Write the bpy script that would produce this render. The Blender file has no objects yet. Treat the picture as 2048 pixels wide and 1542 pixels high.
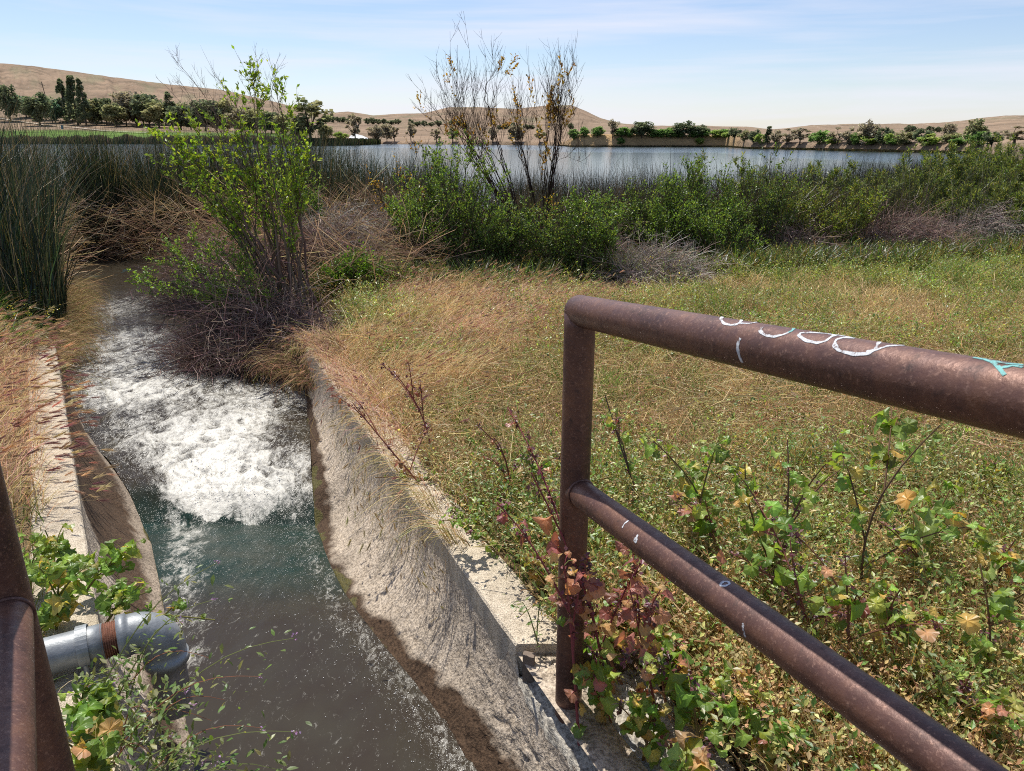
import bpy, math, random
import numpy as np
random.seed(7); rng = np.random.default_rng(7)
scn = bpy.context.scene
COL = scn.collection
R = math.radians

# ------------------------------------------------------------------ camera, sky, sun
PITCH = R(18.56); FPX = 1462.0; CAMZ = 1.40
cam = bpy.data.cameras.new('camera'); cam_o = bpy.data.objects.new('camera', cam); COL.objects.link(cam_o)
cam.sensor_width = 36; cam.lens = 36*FPX/2048; cam.clip_start = .05; cam.clip_end = 20000
cam_o.location = (0, 0, CAMZ); cam_o.rotation_euler = (R(90)-PITCH, 0, 0)
cam.dof.use_dof = True; cam.dof.focus_distance = 4.0; cam.dof.aperture_fstop = 18
scn.camera = cam_o
SUN_AZ, SUN_EL = R(-27), R(64)          # azimuth from +Y towards +X
world = bpy.data.worlds.new('World'); scn.world = world; world.use_nodes = True
wn, wl = world.node_tree.nodes, world.node_tree.links
wn.clear()
wo = wn.new('ShaderNodeOutputWorld'); wb = wn.new('ShaderNodeBackground'); sky = wn.new('ShaderNodeTexSky')
sky.sky_type = 'NISHITA'; sky.sun_disc = False; sky.sun_elevation = SUN_EL; sky.sun_rotation = SUN_AZ
sky.altitude = 150; sky.air_density = 1.0; sky.dust_density = .5; sky.ozone_density = 2.5
wb.inputs[1].default_value = .098
wtc = wn.new('ShaderNodeTexCoord'); wmp = wn.new('ShaderNodeMapping'); wns = wn.new('ShaderNodeTexNoise'); wrp = wn.new('ShaderNodeValToRGB')
wmp.inputs['Rotation'].default_value = (0, R(-9), 0); wmp.inputs['Scale'].default_value = (.9, .9, 13)
wns.inputs['Scale'].default_value = 1.7; wns.inputs['Detail'].default_value = 6; wns.inputs['Roughness'].default_value = .55; wns.inputs['Distortion'].default_value = .3
wrp.color_ramp.elements[0].position = .46; wrp.color_ramp.elements[0].color = (0, 0, 0, 1)
wrp.color_ramp.elements[1].position = .72; wrp.color_ramp.elements[1].color = (.75, .75, .75, 1)
wmx = wn.new('ShaderNodeMixRGB'); wmx.blend_type = 'MIX'; wmx.inputs[2].default_value = (6.6, 6.9, 7.3, 1)
wl.new(wtc.outputs['Generated'], wmp.inputs[0]); wl.new(wmp.outputs[0], wns.inputs['Vector']); wl.new(wns.outputs['Fac'], wrp.inputs[0])
wl.new(wrp.outputs[0], wmx.inputs[0]); wl.new(sky.outputs[0], wmx.inputs[1]); wti = wn.new('ShaderNodeMixRGB'); wti.blend_type = 'MULTIPLY'; wti.inputs[0].default_value = 1; wti.inputs[2].default_value = (1.04, 1.0, 1.06, 1); wl.new(wmx.outputs[0], wti.inputs[1]); wl.new(wti.outputs[0], wb.inputs[0]); wl.new(wb.outputs[0], wo.inputs[0])
sl = bpy.data.lights.new('sun', 'SUN'); sl.energy = 4.4; sl.angle = R(.53); sl.color = (1, .96, .89)
so = bpy.data.objects.new('sun', sl); COL.objects.link(so)
sx, sy, sz = math.sin(SUN_AZ)*math.cos(SUN_EL), math.cos(SUN_AZ)*math.cos(SUN_EL), math.sin(SUN_EL)
from mathutils import Vector
so.rotation_euler = Vector((-sx, -sy, -sz)).to_track_quat('-Z', 'Y').to_euler(); so.location = (0, 0, 30)
vs = scn.view_settings; vs.view_transform = 'Standard'; vs.look = 'None'; vs.exposure = .4; vs.gamma = 1
cy = scn.cycles; cy.max_bounces = 6; cy.diffuse_bounces = 3; cy.glossy_bounces = 3; cy.transmission_bounces = 4; cy.transparent_max_bounces = 6
cy.caustics_reflective = False; cy.caustics_refractive = False; cy.use_denoising = False; cy.sample_clamp_indirect = 6; cy.sample_clamp_direct = 9; cy.filter_width = 1.0

# ------------------------------------------------------------------ picture <-> world
CP, SP = math.cos(PITCH), math.sin(PITCH)
def ray(u, v):
    a = (np.asarray(u, float)-1024)/FPX; b = (771-np.asarray(v, float))/FPX
    return np.stack([a, CP+b*SP, -SP+b*CP], -1)
def unp(u, v, z=0.):
    d = ray(u, v); t = (z-CAMZ)/d[..., 2]; return np.array([0, 0, CAMZ])+d*t[..., None]
def unpY(u, v, Y):
    d = ray(u, v); return np.array([0, 0, CAMZ])+d*(Y/d[..., 1])[..., None]
def proj(P):
    P = np.asarray(P, float); y = P[..., 1]; z = P[..., 2]-CAMZ
    w = np.maximum(y*CP - z*SP, 1e-3); upc = y*SP+z*CP
    return 1024+FPX*P[..., 0]/w, 771-FPX*upc/w
def inview(P, m=120):
    u, v = proj(P); w = P[..., 1]*CP-(P[..., 2]-CAMZ)*SP
    return (u > -m) & (u < 2048+m) & (v > -m) & (v < 1542+2*m) & (w > .15)

# ------------------------------------------------------------------ noise
_perm = np.random.default_rng(3).permutation(4096)
_gang = np.random.default_rng(4).random(4096)*2*np.pi
def perlin(x, y):
    xi = np.floor(x).astype(int); yi = np.floor(y).astype(int); xf = x-xi; yf = y-yi
    u = xf*xf*xf*(xf*(xf*6-15)+10); w = yf*yf*yf*(yf*(yf*6-15)+10)
    def g(ix, iy, fx, fy):
        h = _gang[_perm[(_perm[ix & 4095]+iy) & 4095]]; return np.cos(h)*fx+np.sin(h)*fy
    a = g(xi, yi, xf, yf); b = g(xi+1, yi, xf-1, yf); c = g(xi, yi+1, xf, yf-1); d = g(xi+1, yi+1, xf-1, yf-1)
    return (a+(b-a)*u)*(1-w)+(c+(d-c)*u)*w
def fbm(x, y, o=4, s=1.):
    x = np.asarray(x, float)*s; y = np.asarray(y, float)*s; r = 0; a = 1
    for i in range(o):
        r = r+a*perlin(x+17.3*i, y-9.1*i); x = x*2.03; y = y*2.03; a *= .5
    return r
def sstep(a, b, x):
    t = np.clip((x-a)/(b-a), 0, 1); return t*t*(3-2*t)

# ------------------------------------------------------------------ materials
def mat(name):
    m = bpy.data.materials.new(name); m.use_nodes = True; n = m.node_tree.nodes; n.clear()
    o = n.new('ShaderNodeOutputMaterial'); return m, n, m.node_tree.links, o
def leafmat(name, trans=.45, gloss=.06, rough=.4, tint=(1.25, 1.15, .55)):
    m, n, l, o = mat(name)
    at = n.new('ShaderNodeAttribute'); at.attribute_name = 'col'
    d = n.new('ShaderNodeBsdfDiffuse'); t = n.new('ShaderNodeBsdfTranslucent'); g = n.new('ShaderNodeBsdfGlossy')
    g.inputs['Roughness'].default_value = rough; g.inputs['Color'].default_value = (.9, .9, .9, 1)
    mu = n.new('ShaderNodeMixRGB'); mu.blend_type = 'MULTIPLY'; mu.inputs[0].default_value = 1; mu.inputs[2].default_value = (*tint, 1)
    m1 = n.new('ShaderNodeMixShader'); m1.inputs[0].default_value = trans
    m2 = n.new('ShaderNodeMixShader'); fr = n.new('ShaderNodeFresnel'); fr.inputs[0].default_value = 1.35
    mm = n.new('ShaderNodeMath'); mm.operation = 'MINIMUM'; mm.inputs[1].default_value = gloss
    l.new(at.outputs['Color'], d.inputs['Color']); l.new(at.outputs['Color'], mu.inputs[1]); l.new(mu.outputs[0], t.inputs['Color'])
    l.new(d.outputs[0], m1.inputs[1]); l.new(t.outputs[0], m1.inputs[2]); l.new(m1.outputs[0], m2.inputs[1]); l.new(g.outputs[0], m2.inputs[2])
    l.new(fr.outputs[0], mm.inputs[0]); l.new(mm.outputs[0], m2.inputs[0]); l.new(m2.outputs[0], o.inputs[0])
    return m
M_LEAF = leafmat('leaf', .5, .04); M_GLEAF = leafmat('glossy_leaf', .5, .035, .4); M_GRASS = leafmat('grass', .4, .0, .45, (1.1, 1.05, .85))
M_STEM = leafmat('stem', .0, .0, .6); M_REED = leafmat('reed', .2, .03, .35); M_FAR = leafmat('far_leaf', .5, .0, .4, (1.2, 1.2, .9))
def ntex(n, l, scale, detail=6, rough=.6, vec=None, typ='ShaderNodeTexNoise'):
    t = n.new(typ); t.inputs['Scale'].default_value = scale
    if typ == 'ShaderNodeTexNoise': t.inputs['Detail'].default_value = detail; t.inputs['Roughness'].default_value = rough
    if vec is not None: l.new(vec, t.inputs['Vector'])
    return t
def ramp(n, l, src, stops):
    hi = max(p for p, _ in stops)
    if hi > 1:
        dv = n.new('ShaderNodeMath'); dv.operation = 'DIVIDE'; l.new(src, dv.inputs[0]); dv.inputs[1].default_value = hi; src = dv.outputs[0]; stops = [(p/hi, c) for p, c in stops]
    r = n.new('ShaderNodeValToRGB'); e = r.color_ramp.elements
    while len(e) < len(stops): e.new(.5)
    for k, (p, c) in enumerate(stops):
        e[k].position = p; e[k].color = (*c, 1) if len(c) == 3 else c
    l.new(src, r.inputs[0]); return r
def mixc(n, l, f, a, b, mode='MIX'):
    m = n.new('ShaderNodeMixRGB'); m.blend_type = mode
    for i, s in ((0, f), (1, a), (2, b)):
        if isinstance(s, (int, float)): m.inputs[i].default_value = s
        elif isinstance(s, tuple): m.inputs[i].default_value = (*s, 1)
        else: l.new(s, m.inputs[i])
    return m.outputs[0]
def bump(n, l, h, strength, dist, nrm=None):
    b = n.new('ShaderNodeBump'); b.inputs['Strength'].default_value = strength; b.inputs['Distance'].default_value = dist
    l.new(h, b.inputs['Height'])
    if nrm is not None: l.new(nrm, b.inputs['Normal'])
    return b.outputs[0]
def mat_concrete(name, base=(.42, .37, .29), wet=True, grain=140):
    m, n, l, o = mat(name); p = n.new('ShaderNodeBsdfPrincipled'); tc = n.new('ShaderNodeTexCoord'); v = tc.outputs['Object']
    n1 = ntex(n, l, 3.5, 6, .6, v); n2 = ntex(n, l, grain, 3, .6, v); n3 = ntex(n, l, 28, 5, .65, v)
    vo = ntex(n, l, grain*1.5, vec=v, typ='ShaderNodeTexVoronoi')
    c = ramp(n, l, n1.outputs['Fac'], [(.3, tuple(x*.72 for x in base)), (.5, base), (.72, tuple(min(1, x*1.18) for x in base))]).outputs[0]
    g = ramp(n, l, n2.outputs['Fac'], [(.34, (.32, .29, .27)), (.5, (.86, .84, .82)), (.62, (1.15, 1.12, 1.08))]).outputs[0]
    c = mixc(n, l, .8, c, g, 'MULTIPLY')
    vr = ramp(n, l, vo.outputs['Distance'], [(0.05, (.55, .5, .45)), (.35, (1, 1, 1))]).outputs[0]
    c = mixc(n, l, .35, c, vr, 'MULTIPLY')
    c = mixc(n, l, .5, c, ramp(n, l, n3.outputs['Fac'], [(.35, (.6, .56, .5)), (.6, (1, 1, 1))]).outputs[0], 'MULTIPLY')
    rough = .9
    if wet:
        at = n.new('ShaderNodeAttribute'); at.attribute_name = 'col'; sp = n.new('ShaderNodeSeparateColor'); l.new(at.outputs['Color'], sp.inputs[0])
        # red: damp band and dark streaks, green: algae by the waterline, blue: footing stain and painted upper-wall shade
        pick = lambda chan, lo, hi: ramp(n, l, addn(n, l, chan, n3.outputs['Fac'], .35), [(lo, (0, 0, 0)), (hi, (1, 1, 1))]).outputs[0]
        fw = pick(sp.outputs[0], .42, .95); fa = pick(sp.outputs[1], .6, .85); fb = pick(sp.outputs[2], .6, 1.0)
        c = mixc(n, l, fb, c, mixc(n, l, .75, c, (.30, .36, .45), 'MIX'))
        c = mixc(n, l, fw, c, mixc(n, l, 1., c, (.17, .125, .095), 'MULTIPLY'))
        c = mixc(n, l, fa, c, mixc(n, l, g, (.022, .024, .008), (.10, .085, .022)))
        rr = ramp(n, l, fa, [(0, (.9,)*3), (1, (.55,)*3)]); l.new(rr.outputs[0], p.inputs['Roughness'])
    else: p.inputs['Roughness'].default_value = .9
    p.inputs['Specular IOR Level'].default_value = .25
    l.new(c, p.inputs['Base Color'])
    nb = bump(n, l, n2.outputs['Fac'], .9, .006); nb = bump(n, l, n3.outputs['Fac'], .6, .012, nb); l.new(nb, p.inputs['Normal'])
    l.new(p.outputs[0], o.inputs[0]); return m
def addn(n, l, a, b, k):
    m = n.new('ShaderNodeMath'); m.operation = 'MULTIPLY_ADD'; l.new(b, m.inputs[0]); m.inputs[1].default_value = k; l.new(a, m.inputs[2]); return m.outputs[0]
M_WALL = mat_concrete('channel_concrete', (.53, .45, .355), True, 95); M_COPE = mat_concrete('coping_concrete', (.62, .54, .42), False, 220)
M_FOOT = mat_concrete('footing_concrete', (.46, .43, .37), True, 110)
def mat_rust(name='rusty_pipe'):
    m, n, l, o = mat(name); p = n.new('ShaderNodeBsdfPrincipled'); tc = n.new('ShaderNodeTexCoord'); v = tc.outputs['Object']
    n1 = ntex(n, l, 9, 6, .65, v); n2 = ntex(n, l, 160, 4, .7, v); n3 = ntex(n, l, 45, 5, .7, v)
    c = ramp(n, l, n1.outputs['Fac'], [(.3, (.055, .026, .02)), (.5, (.115, .053, .038)), (.66, (.17, .08, .048)), (.8, (.19, .12, .10))]).outputs[0]
    c = mixc(n, l, ramp(n, l, n2.outputs['Fac'], [(.55, (0, 0, 0)), (.75, (1, 1, 1))]).outputs[0], c, (.30, .17, .12))
    c = mixc(n, l, ramp(n, l, n3.outputs['Fac'], [(.58, (0, 0, 0)), (.72, (.8, .8, .8))]).outputs[0], c, (.03, .016, .014))
    p.inputs['Metallic'].default_value = .35; p.inputs['Specular IOR Level'].default_value = .6
    rr = ramp(n, l, n3.outputs['Fac'], [(.3, (.36,)*3), (.7, (.62,)*3)]); l.new(rr.outputs[0], p.inputs['Roughness'])
    l.new(c, p.inputs['Base Color']); nb = bump(n, l, n2.outputs['Fac'], .5, .0012); l.new(bump(n, l, n3.outputs['Fac'], .4, .002, nb), p.inputs['Normal'])
    l.new(p.outputs[0], o.inputs[0]); return m
M_RUST = mat_rust()
def mat_plain(name, col, rough=.6, metal=0., var=.25, scale=30, bmp=.2, spec=.5):
    m, n, l, o = mat(name); p = n.new('ShaderNodeBsdfPrincipled'); tc = n.new('ShaderNodeTexCoord'); v = tc.outputs['Object']
    n1 = ntex(n, l, scale, 6, .65, v); n2 = ntex(n, l, scale*5, 4, .6, v)
    c = ramp(n, l, n1.outputs['Fac'], [(.3, tuple(x*(1-var) for x in col)), (.7, tuple(x*(1+var) for x in col))]).outputs[0]
    l.new(c, p.inputs['Base Color']); p.inputs['Roughness'].default_value = rough; p.inputs['Metallic'].default_value = metal; p.inputs['Specular IOR Level'].default_value = spec
    l.new(bump(n, l, n2.outputs['Fac'], bmp, .002), p.inputs['Normal']); l.new(p.outputs[0], o.inputs[0]); return m
M_GALV = mat_plain('galvanised_steel', (.27, .285, .29), .5, .35, .35, 14, .6)
M_THREAD = mat_plain('rusted_thread', (.23, .10, .06), .8, .1, .4, 60, .6)
def mat_worn(name, col):
    m, n, l, o = mat(name); p = n.new('ShaderNodeBsdfPrincipled'); tc = n.new('ShaderNodeTexCoord'); n1 = ntex(n, l, 420, 5, .7, tc.outputs['Object']); n2 = ntex(n, l, 70, 3, .6, tc.outputs['Object'])
    f = addn(n, l, n1.outputs['Fac'], n2.outputs['Fac'], .8); c = ramp(n, l, f, [(.72, (.12, .06, .045)), (.86, tuple(x*.8 for x in col)), (1.1, col)]); l.new(c.outputs[0], p.inputs['Base Color']); p.inputs['Roughness'].default_value = .8; l.new(p.outputs[0], o.inputs[0]); return m
M_CHALK = mat_worn('chalk_paint', (.66, .68, .70)); M_TEAL = mat_worn('teal_paint', (.20, .48, .45))
M_WOOD = mat_plain('weathered_wood', (.16, .12, .09), .9, 0, .3, 40, .5); M_ROOF = mat_plain('pale_roof', (.6, .6, .58), .6, 0, .05, .5)
M_DARK = mat_plain('dark_timber', (.05, .04, .035), .9, 0, .3, 2); M_BIN = mat_plain('bin_paint', (.06, .15, .2), .6, 0, .1, 2); M_PATH = mat_plain('pale_path', (.55, .5, .4), .95, 0, .1, .05)
def mat_ground():
    m, n, l, o = mat('ground_soil'); p = n.new('ShaderNodeBsdfPrincipled'); tc = n.new('ShaderNodeTexCoord'); v = tc.outputs['Object']
    at = n.new('ShaderNodeAttribute'); at.attribute_name = 'col'
    n2 = ntex(n, l, 60, 6, .7, v); n3 = ntex(n, l, 8, 5, .6, v)
    c = mixc(n, l, .8, at.outputs['Color'], ramp(n, l, n2.outputs['Fac'], [(.3, (.35, .33, .3)), (.6, (1.1, 1.05, 1)), (.8, (1.5, 1.4, 1.2))]).outputs[0], 'MULTIPLY')
    c = mixc(n, l, .5, c, ramp(n, l, n3.outputs['Fac'], [(.3, (.6, .55, .5)), (.7, (1.2, 1.2, 1.1))]).outputs[0], 'MULTIPLY')
    l.new(c, p.inputs['Base Color']); p.inputs['Roughness'].default_value = .95; p.inputs['Specular IOR Level'].default_value = .15
    l.new(bump(n, l, n2.outputs['Fac'], .8, .02), p.inputs['Normal']); l.new(p.outputs[0], o.inputs[0]); return m
M_SOIL = mat_ground()
def mat_hill():
    m, n, l, o = mat('dry_hillside'); p = n.new('ShaderNodeBsdfPrincipled'); tc = n.new('ShaderNodeTexCoord'); v = tc.outputs['Object']
    at = n.new('ShaderNodeAttribute'); at.attribute_name = 'col'
    n2 = ntex(n, l, .03, 8, .65, v); n3 = ntex(n, l, .35, 6, .7, v)
    c = mixc(n, l, .8, at.outputs['Color'], ramp(n, l, n2.outputs['Fac'], [(.3, (.5, .54, .52)), (.5, (1, 1, 1)), (.72, (1.25, 1.2, 1.15))]).outputs[0], 'MULTIPLY')
    c = mixc(n, l, .4, c, ramp(n, l, n3.outputs['Fac'], [(.35, (.6, .6, .6)), (.65, (1.15, 1.15, 1.1))]).outputs[0], 'MULTIPLY')
    l.new(c, p.inputs['Base Color']); p.inputs['Roughness'].default_value = 1; p.inputs['Specular IOR Level'].default_value = .05
    l.new(bump(n, l, n2.outputs['Fac'], .6, 12), p.inputs['Normal']); l.new(p.outputs[0], o.inputs[0]); return m
M_HILL = mat_hill()
def mat_lake():
    m, n, l, o = mat('lake_water'); p = n.new('ShaderNodeBsdfPrincipled'); tc = n.new('ShaderNodeTexCoord')
    mp = n.new('ShaderNodeMapping'); mp.inputs['Scale'].default_value = (.5, 1.4, 1); l.new(tc.outputs['Object'], mp.inputs[0])
    n1 = ntex(n, l, 1.6, 4, .6, mp.outputs[0]); n2 = ntex(n, l, .016, 3, .5, mp.outputs[0])
    p.inputs['Base Color'].default_value = (.035, .05, .05, 1); p.inputs['Roughness'].default_value = .12; p.inputs['IOR'].default_value = 1.33
    b = n.new('ShaderNodeBump'); b.inputs['Distance'].default_value = .09; l.new(n1.outputs['Fac'], b.inputs['Height'])
    at = n.new('ShaderNodeAttribute'); at.attribute_name = 'col'; l.new(at.outputs['Fac'], b.inputs['Strength']); l.new(b.outputs[0], p.inputs['Normal'])
    l.new(p.outputs[0], o.inputs[0]); return m
M_LAKE = mat_lake()
def mat_stream():
    m, n, l, o = mat('stream_water'); p = n.new('ShaderNodeBsdfPrincipled'); tc = n.new('ShaderNodeTexCoord'); v = tc.outputs['Object']
    at = n.new('ShaderNodeAttribute'); at.attribute_name = 'col'; sp = n.new('ShaderNodeSeparateColor'); l.new(at.outputs['Color'], sp.inputs[0])
    n1 = ntex(n, l, 75, 5, .7, v); n2 = ntex(n, l, 22, 4, .6, v); n3 = ntex(n, l, 260, 2, .6, v); n4 = ntex(n, l, 5, 3, .6, v)
    mp = n.new('ShaderNodeMapping'); mp.inputs['Rotation'].default_value = (0, 0, R(24)); mp.inputs['Scale'].default_value = (1, .55, 1); l.new(v, mp.inputs[0]); n5 = ntex(n, l, 34, 8, .72, mp.outputs[0]); n5.inputs['Distortion'].default_value = 1.6
    f = addn(n, l, sp.outputs[0], n5.outputs['Fac'], 1.4); f = addn(n, l, f, n3.outputs['Fac'], .35)
    fm = ramp(n, l, f, [(1.02, (0, 0, 0)), (1.2, (.28, .28, .28)), (1.42, (.7, .7, .7)), (1.75, (1, 1, 1))]).outputs[0]
    deep = mixc(n, l, sp.outputs[1], (.036, .027, .018), (.010, .030, .022))
    deep = mixc(n, l, ramp(n, l, n4.outputs['Fac'], [(.35, (0, 0, 0)), (.65, (1, 1, 1))]).outputs[0], deep, mixc(n, l, .5, deep, (.05, .045, .03)))
    c = mixc(n, l, fm, deep, (.68, .655, .58)); l.new(c, p.inputs['Base Color'])
    rr = ramp(n, l, fm, [(0, (.07,)*3), (1, (.45,)*3)]); l.new(rr.outputs[0], p.inputs['Roughness']); p.inputs['IOR'].default_value = 1.33
    mq = n.new('ShaderNodeMapping'); mq.inputs['Rotation'].default_value = (0, 0, R(-26)); mq.inputs['Scale'].default_value = (1, .35, 1); l.new(v, mq.inputs[0]); l.new(mq.outputs[0], n2.inputs['Vector'])
    b1 = n.new('ShaderNodeBump'); b1.inputs['Distance'].default_value = .012; l.new(n2.outputs['Fac'], b1.inputs['Height']); l.new(sp.outputs[2], b1.inputs['Strength'])
    b2 = n.new('ShaderNodeBump'); b2.inputs['Distance'].default_value = .004; l.new(n1.outputs['Fac'], b2.inputs['Height']); l.new(sp.outputs[2], b2.inputs['Strength']); l.new(b1.outputs[0], b2.inputs['Normal'])
    b3 = n.new('ShaderNodeBump'); b3.inputs['Distance'].default_value = .0012; l.new(n3.outputs['Fac'], b3.inputs['Height']); l.new(sp.outputs[2], b3.inputs['Strength']); l.new(b2.outputs[0], b3.inputs['Normal'])
    l.new(b3.outputs[0], p.inputs['Normal']); l.new(p.outputs[0], o.inputs[0]); return m
M_STREAM = mat_stream()
def mat_foam_glint():
    m, n, l, o = mat('foam_glint_drops'); p = n.new('ShaderNodeBsdfPrincipled'); p.inputs['Base Color'].default_value = (.85, .85, .83, 1)
    p.inputs['Roughness'].default_value = .12; p.inputs['Specular IOR Level'].default_value = .8; l.new(p.outputs[0], o.inputs[0]); return m
M_DROP = mat_foam_glint()

# ------------------------------------------------------------------ mesh building
class MB:
    def __init__(s): s.V = []; s.F = []; s.C = []; s.n = 0; s.smooth = False
    def add(s, V, F, C):
        V = np.asarray(V, float).reshape(-1, 3); C = np.asarray(C, float)
        if C.ndim == 1: C = np.broadcast_to(C, (len(V), 3))
        s.V.append(V); s.C.append(C.reshape(-1, 3)); s.F.append(np.asarray(F, int)+s.n); s.n += len(V)
    def build(s, name, material, parent=None, origin=None, smooth=False):
        V = np.concatenate(s.V); C = np.concatenate(s.C)
        if origin is not None: V = V-np.asarray(origin)
        me = bpy.data.meshes.new(name); me.vertices.add(len(V)); me.vertices.foreach_set('co', V.astype('f').ravel())
        li = np.concatenate([f.ravel() for f in s.F]); tot = np.concatenate([np.full(len(f), f.shape[1]) for f in s.F])
        st = np.concatenate([[0], np.cumsum(tot)[:-1]])
        me.loops.add(len(li)); me.loops.foreach_set('vertex_index', li.astype('i')); me.polygons.add(len(tot))
        me.polygons.foreach_set('loop_start', st.astype('i')); me.update(calc_edges=True)
        me.polygons.foreach_set('use_smooth', np.full(len(tot), smooth))
        ca = me.color_attributes.new('col', 'FLOAT_COLOR', 'POINT')
        ca.data.foreach_set('color', np.concatenate([C, np.ones((len(C), 1))], 1).astype('f').ravel())
        me.materials.append(material); o = bpy.data.objects.new(name, me); COL.objects.link(o)
        if parent is not None: o.parent = parent
        elif origin is not None: o.location = origin
        return o
def norm(v): return v/np.maximum(np.linalg.norm(v, axis=-1, keepdims=True), 1e-9)
def ribbons(mb, P, W, C, side=None):
    P = np.asarray(P, float); N, K, _ = P.shape
    if N == 0: return
    W = np.broadcast_to(np.asarray(W, float), (N, K)) if np.ndim(W) < 2 or np.shape(W) != (N, K) else W
    if side is None:
        d = norm(P[:, -1]-P[:, 0]); r = norm(rng.normal(size=(N, 3))*[1, 1, .3]); side = norm(np.cross(d, r))
    a = P+side[:, None, :]*W[..., None]*.5; b = P-side[:, None, :]*W[..., None]*.5
    V = np.stack([a, b], 2).reshape(-1, 3)
    base = (np.arange(N)*K*2)[:, None]+(np.arange(K-1)*2)[None]
    F = np.stack([base, base+1, base+3, base+2], -1).reshape(-1, 4)
    C = np.asarray(C, float)
    if C.ndim == 1: C = np.broadcast_to(C, (N, 3))
    if C.ndim == 2: C = np.repeat(C[:, None], K, 1)
    mb.add(V, F, np.repeat(C, 2, axis=1).reshape(-1, 3))
def tubes(mb, P, Rr, C, sides=3, caps=False):
    P = np.asarray(P, float); N, K, _ = P.shape
    if N == 0: return
    Rr = np.broadcast_to(np.asarray(Rr, float), (N, K))
    T = norm(np.gradient(P, axis=1)) if K > 2 else np.repeat(norm(P[:, 1:]-P[:, :1]), 2, 1)
    ref = np.where(np.abs(T[:, :1, 2:3]) > .9, np.array([1., 0, 0]), np.array([0, 0, 1.]))
    X = norm(np.cross(T, np.broadcast_to(ref, T.shape))); Y = np.cross(T, X)
    an = np.arange(sides)*2*np.pi/sides
    V = P[:, :, None]+Rr[..., None, None]*(X[:, :, None]*np.cos(an)[:, None]+Y[:, :, None]*np.sin(an)[:, None])
    i0 = (np.arange(N)*K*sides)[:, None, None]+(np.arange(K-1)*sides)[None, :, None]+np.arange(sides)[None, None]
    i1 = (np.arange(N)*K*sides)[:, None, None]+(np.arange(K-1)*sides)[None, :, None]+((np.arange(sides)+1) % sides)[None, None]
    F = np.stack([i0, i1, i1+sides, i0+sides], -1).reshape(-1, 4)
    C = np.asarray(C, float)
    if C.ndim == 1: C = np.broadcast_to(C, (N, 3))
    mb.add(V.reshape(-1, 3), F, np.repeat(C, K*sides, axis=0))
    if caps:
        for k, ofs in ((0, 0), (1, (K-1)*sides)):
            f = (np.arange(N)*K*sides)[:, None]+ofs+(np.arange(sides)[None, ::-1] if k == 0 else np.arange(sides)[None])
            mb.F.append(f+mb.n-len(V.reshape(-1, 3)))
def scatter(mb, TV, TF, P, Rm, S, C, TC=None):
    TV = np.asarray(TV, float); N = len(P); n = len(TV)
    if N == 0: return
    S = np.asarray(S, float)
    if S.ndim == 1: S = S[:, None]
    V = np.einsum('nij,vj->nvi', Rm, TV)*S[:, None] if S.shape[1] == 1 else np.einsum('nij,nvj->nvi', Rm, TV[None]*S[:, None])
    V = V+P[:, None]
    F = (np.asarray(TF)[None]+(np.arange(N)*n)[:, None, None]).reshape(-1, np.shape(TF)[1])
    C = np.repeat(np.asarray(C)[:, None], n, 1)
    if TC is not None: C = C*TC[None]
    mb.add(V.reshape(-1, 3), F, C.reshape(-1, 3))
def frames(d, up=None, roll=None):
    """local Y along d, local Z near up"""
    d = norm(np.asarray(d, float)); N = len(d)
    up = np.broadcast_to([0, 0, 1.], d.shape) if up is None else up
    X = np.cross(d, up+1e-4); X = norm(X); Z = np.cross(X, d)
    if roll is not None:
        c, s = np.cos(roll)[:, None], np.sin(roll)[:, None]; X, Z = X*c+Z*s, -X*s+Z*c
    return np.stack([X, d, Z], -1)
LEAF_V = [(0, 0, 0), (.26, .45, .06), (0, 1, -.05), (-.26, .45, .06)]; LEAF_F = [(0, 1, 2, 3)]
LANCE_V = [(0, 0, 0), (.09, .35, .03), (.06, .75, -.02), (0, 1, -.12), (-.06, .75, -.02), (-.09, .35, .03)]; LANCE_F = [(0, 1, 4, 5), (1, 2, 3, 4)]
def mallow_template(seed=0, curl=.3):
    g = np.random.default_rng(seed); n = 29; V = [(0, 0, 0)]; ph = g.random()*6; F = []
    for ring in (.55, 1.):
        for i in range(n):
            t = -math.pi*.94+2*math.pi*.94*i/(n-1); lobe = abs(math.cos(t*3.5*.93)); r = (.40+.13*lobe**.6)*(1-.12*abs(t/math.pi)**4)*(1+.06*g.normal()*(ring == 1.))*ring
            if ring < 1: r = .26
            V.append((r*math.sin(t), r*math.cos(t)+.02, .07*math.cos(t*6.5)*r*1.2+curl*r*r*1.6*math.sin(2*t+ph)+.35*r*r*math.cos(t+ph)-.25*r**3*curl*4+.012*g.normal()*ring))
    for i in range(1, n): F.append((0, i+1, i))
    for i in range(1, n): F += [(i, i+1, i+1+n), (i, i+1+n, i+n)]
    T = np.ones((len(V), 3)); T[0] = (1.5, 1.35, 1.2); T[1:n+1] = (1.12, 1.08, 1.0); T[1:n+1:4] = (1.35, 1.2, 1.1); T[n+1:] = (.92, .9, .9); return np.array(V), F, T
MALS = [mallow_template(k, c) for k, c in ((0, .25), (1, .5), (2, .9), (3, .4), (4, 1.3))]
def mal_scatter(mb, P, Rm, S, C, zs=1.):
    k = rng.integers(0, len(MALS), len(P))
    for i, (V, F, T) in enumerate(MALS):
        m = k == i
        if m.any(): scatter(mb, V*[1, 1, zs], F, P[m], Rm[m], S[m], C[m], T)
def pick(cols, n, jit=.2, p=None):
    cols = np.asarray(cols, float); i = rng.choice(len(cols), n, p=p); return np.clip(cols[i]*(1+jit*rng.normal(size=(n, 1)))*(1+.08*rng.normal(size=(n, 3))), .004, .9)
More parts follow.
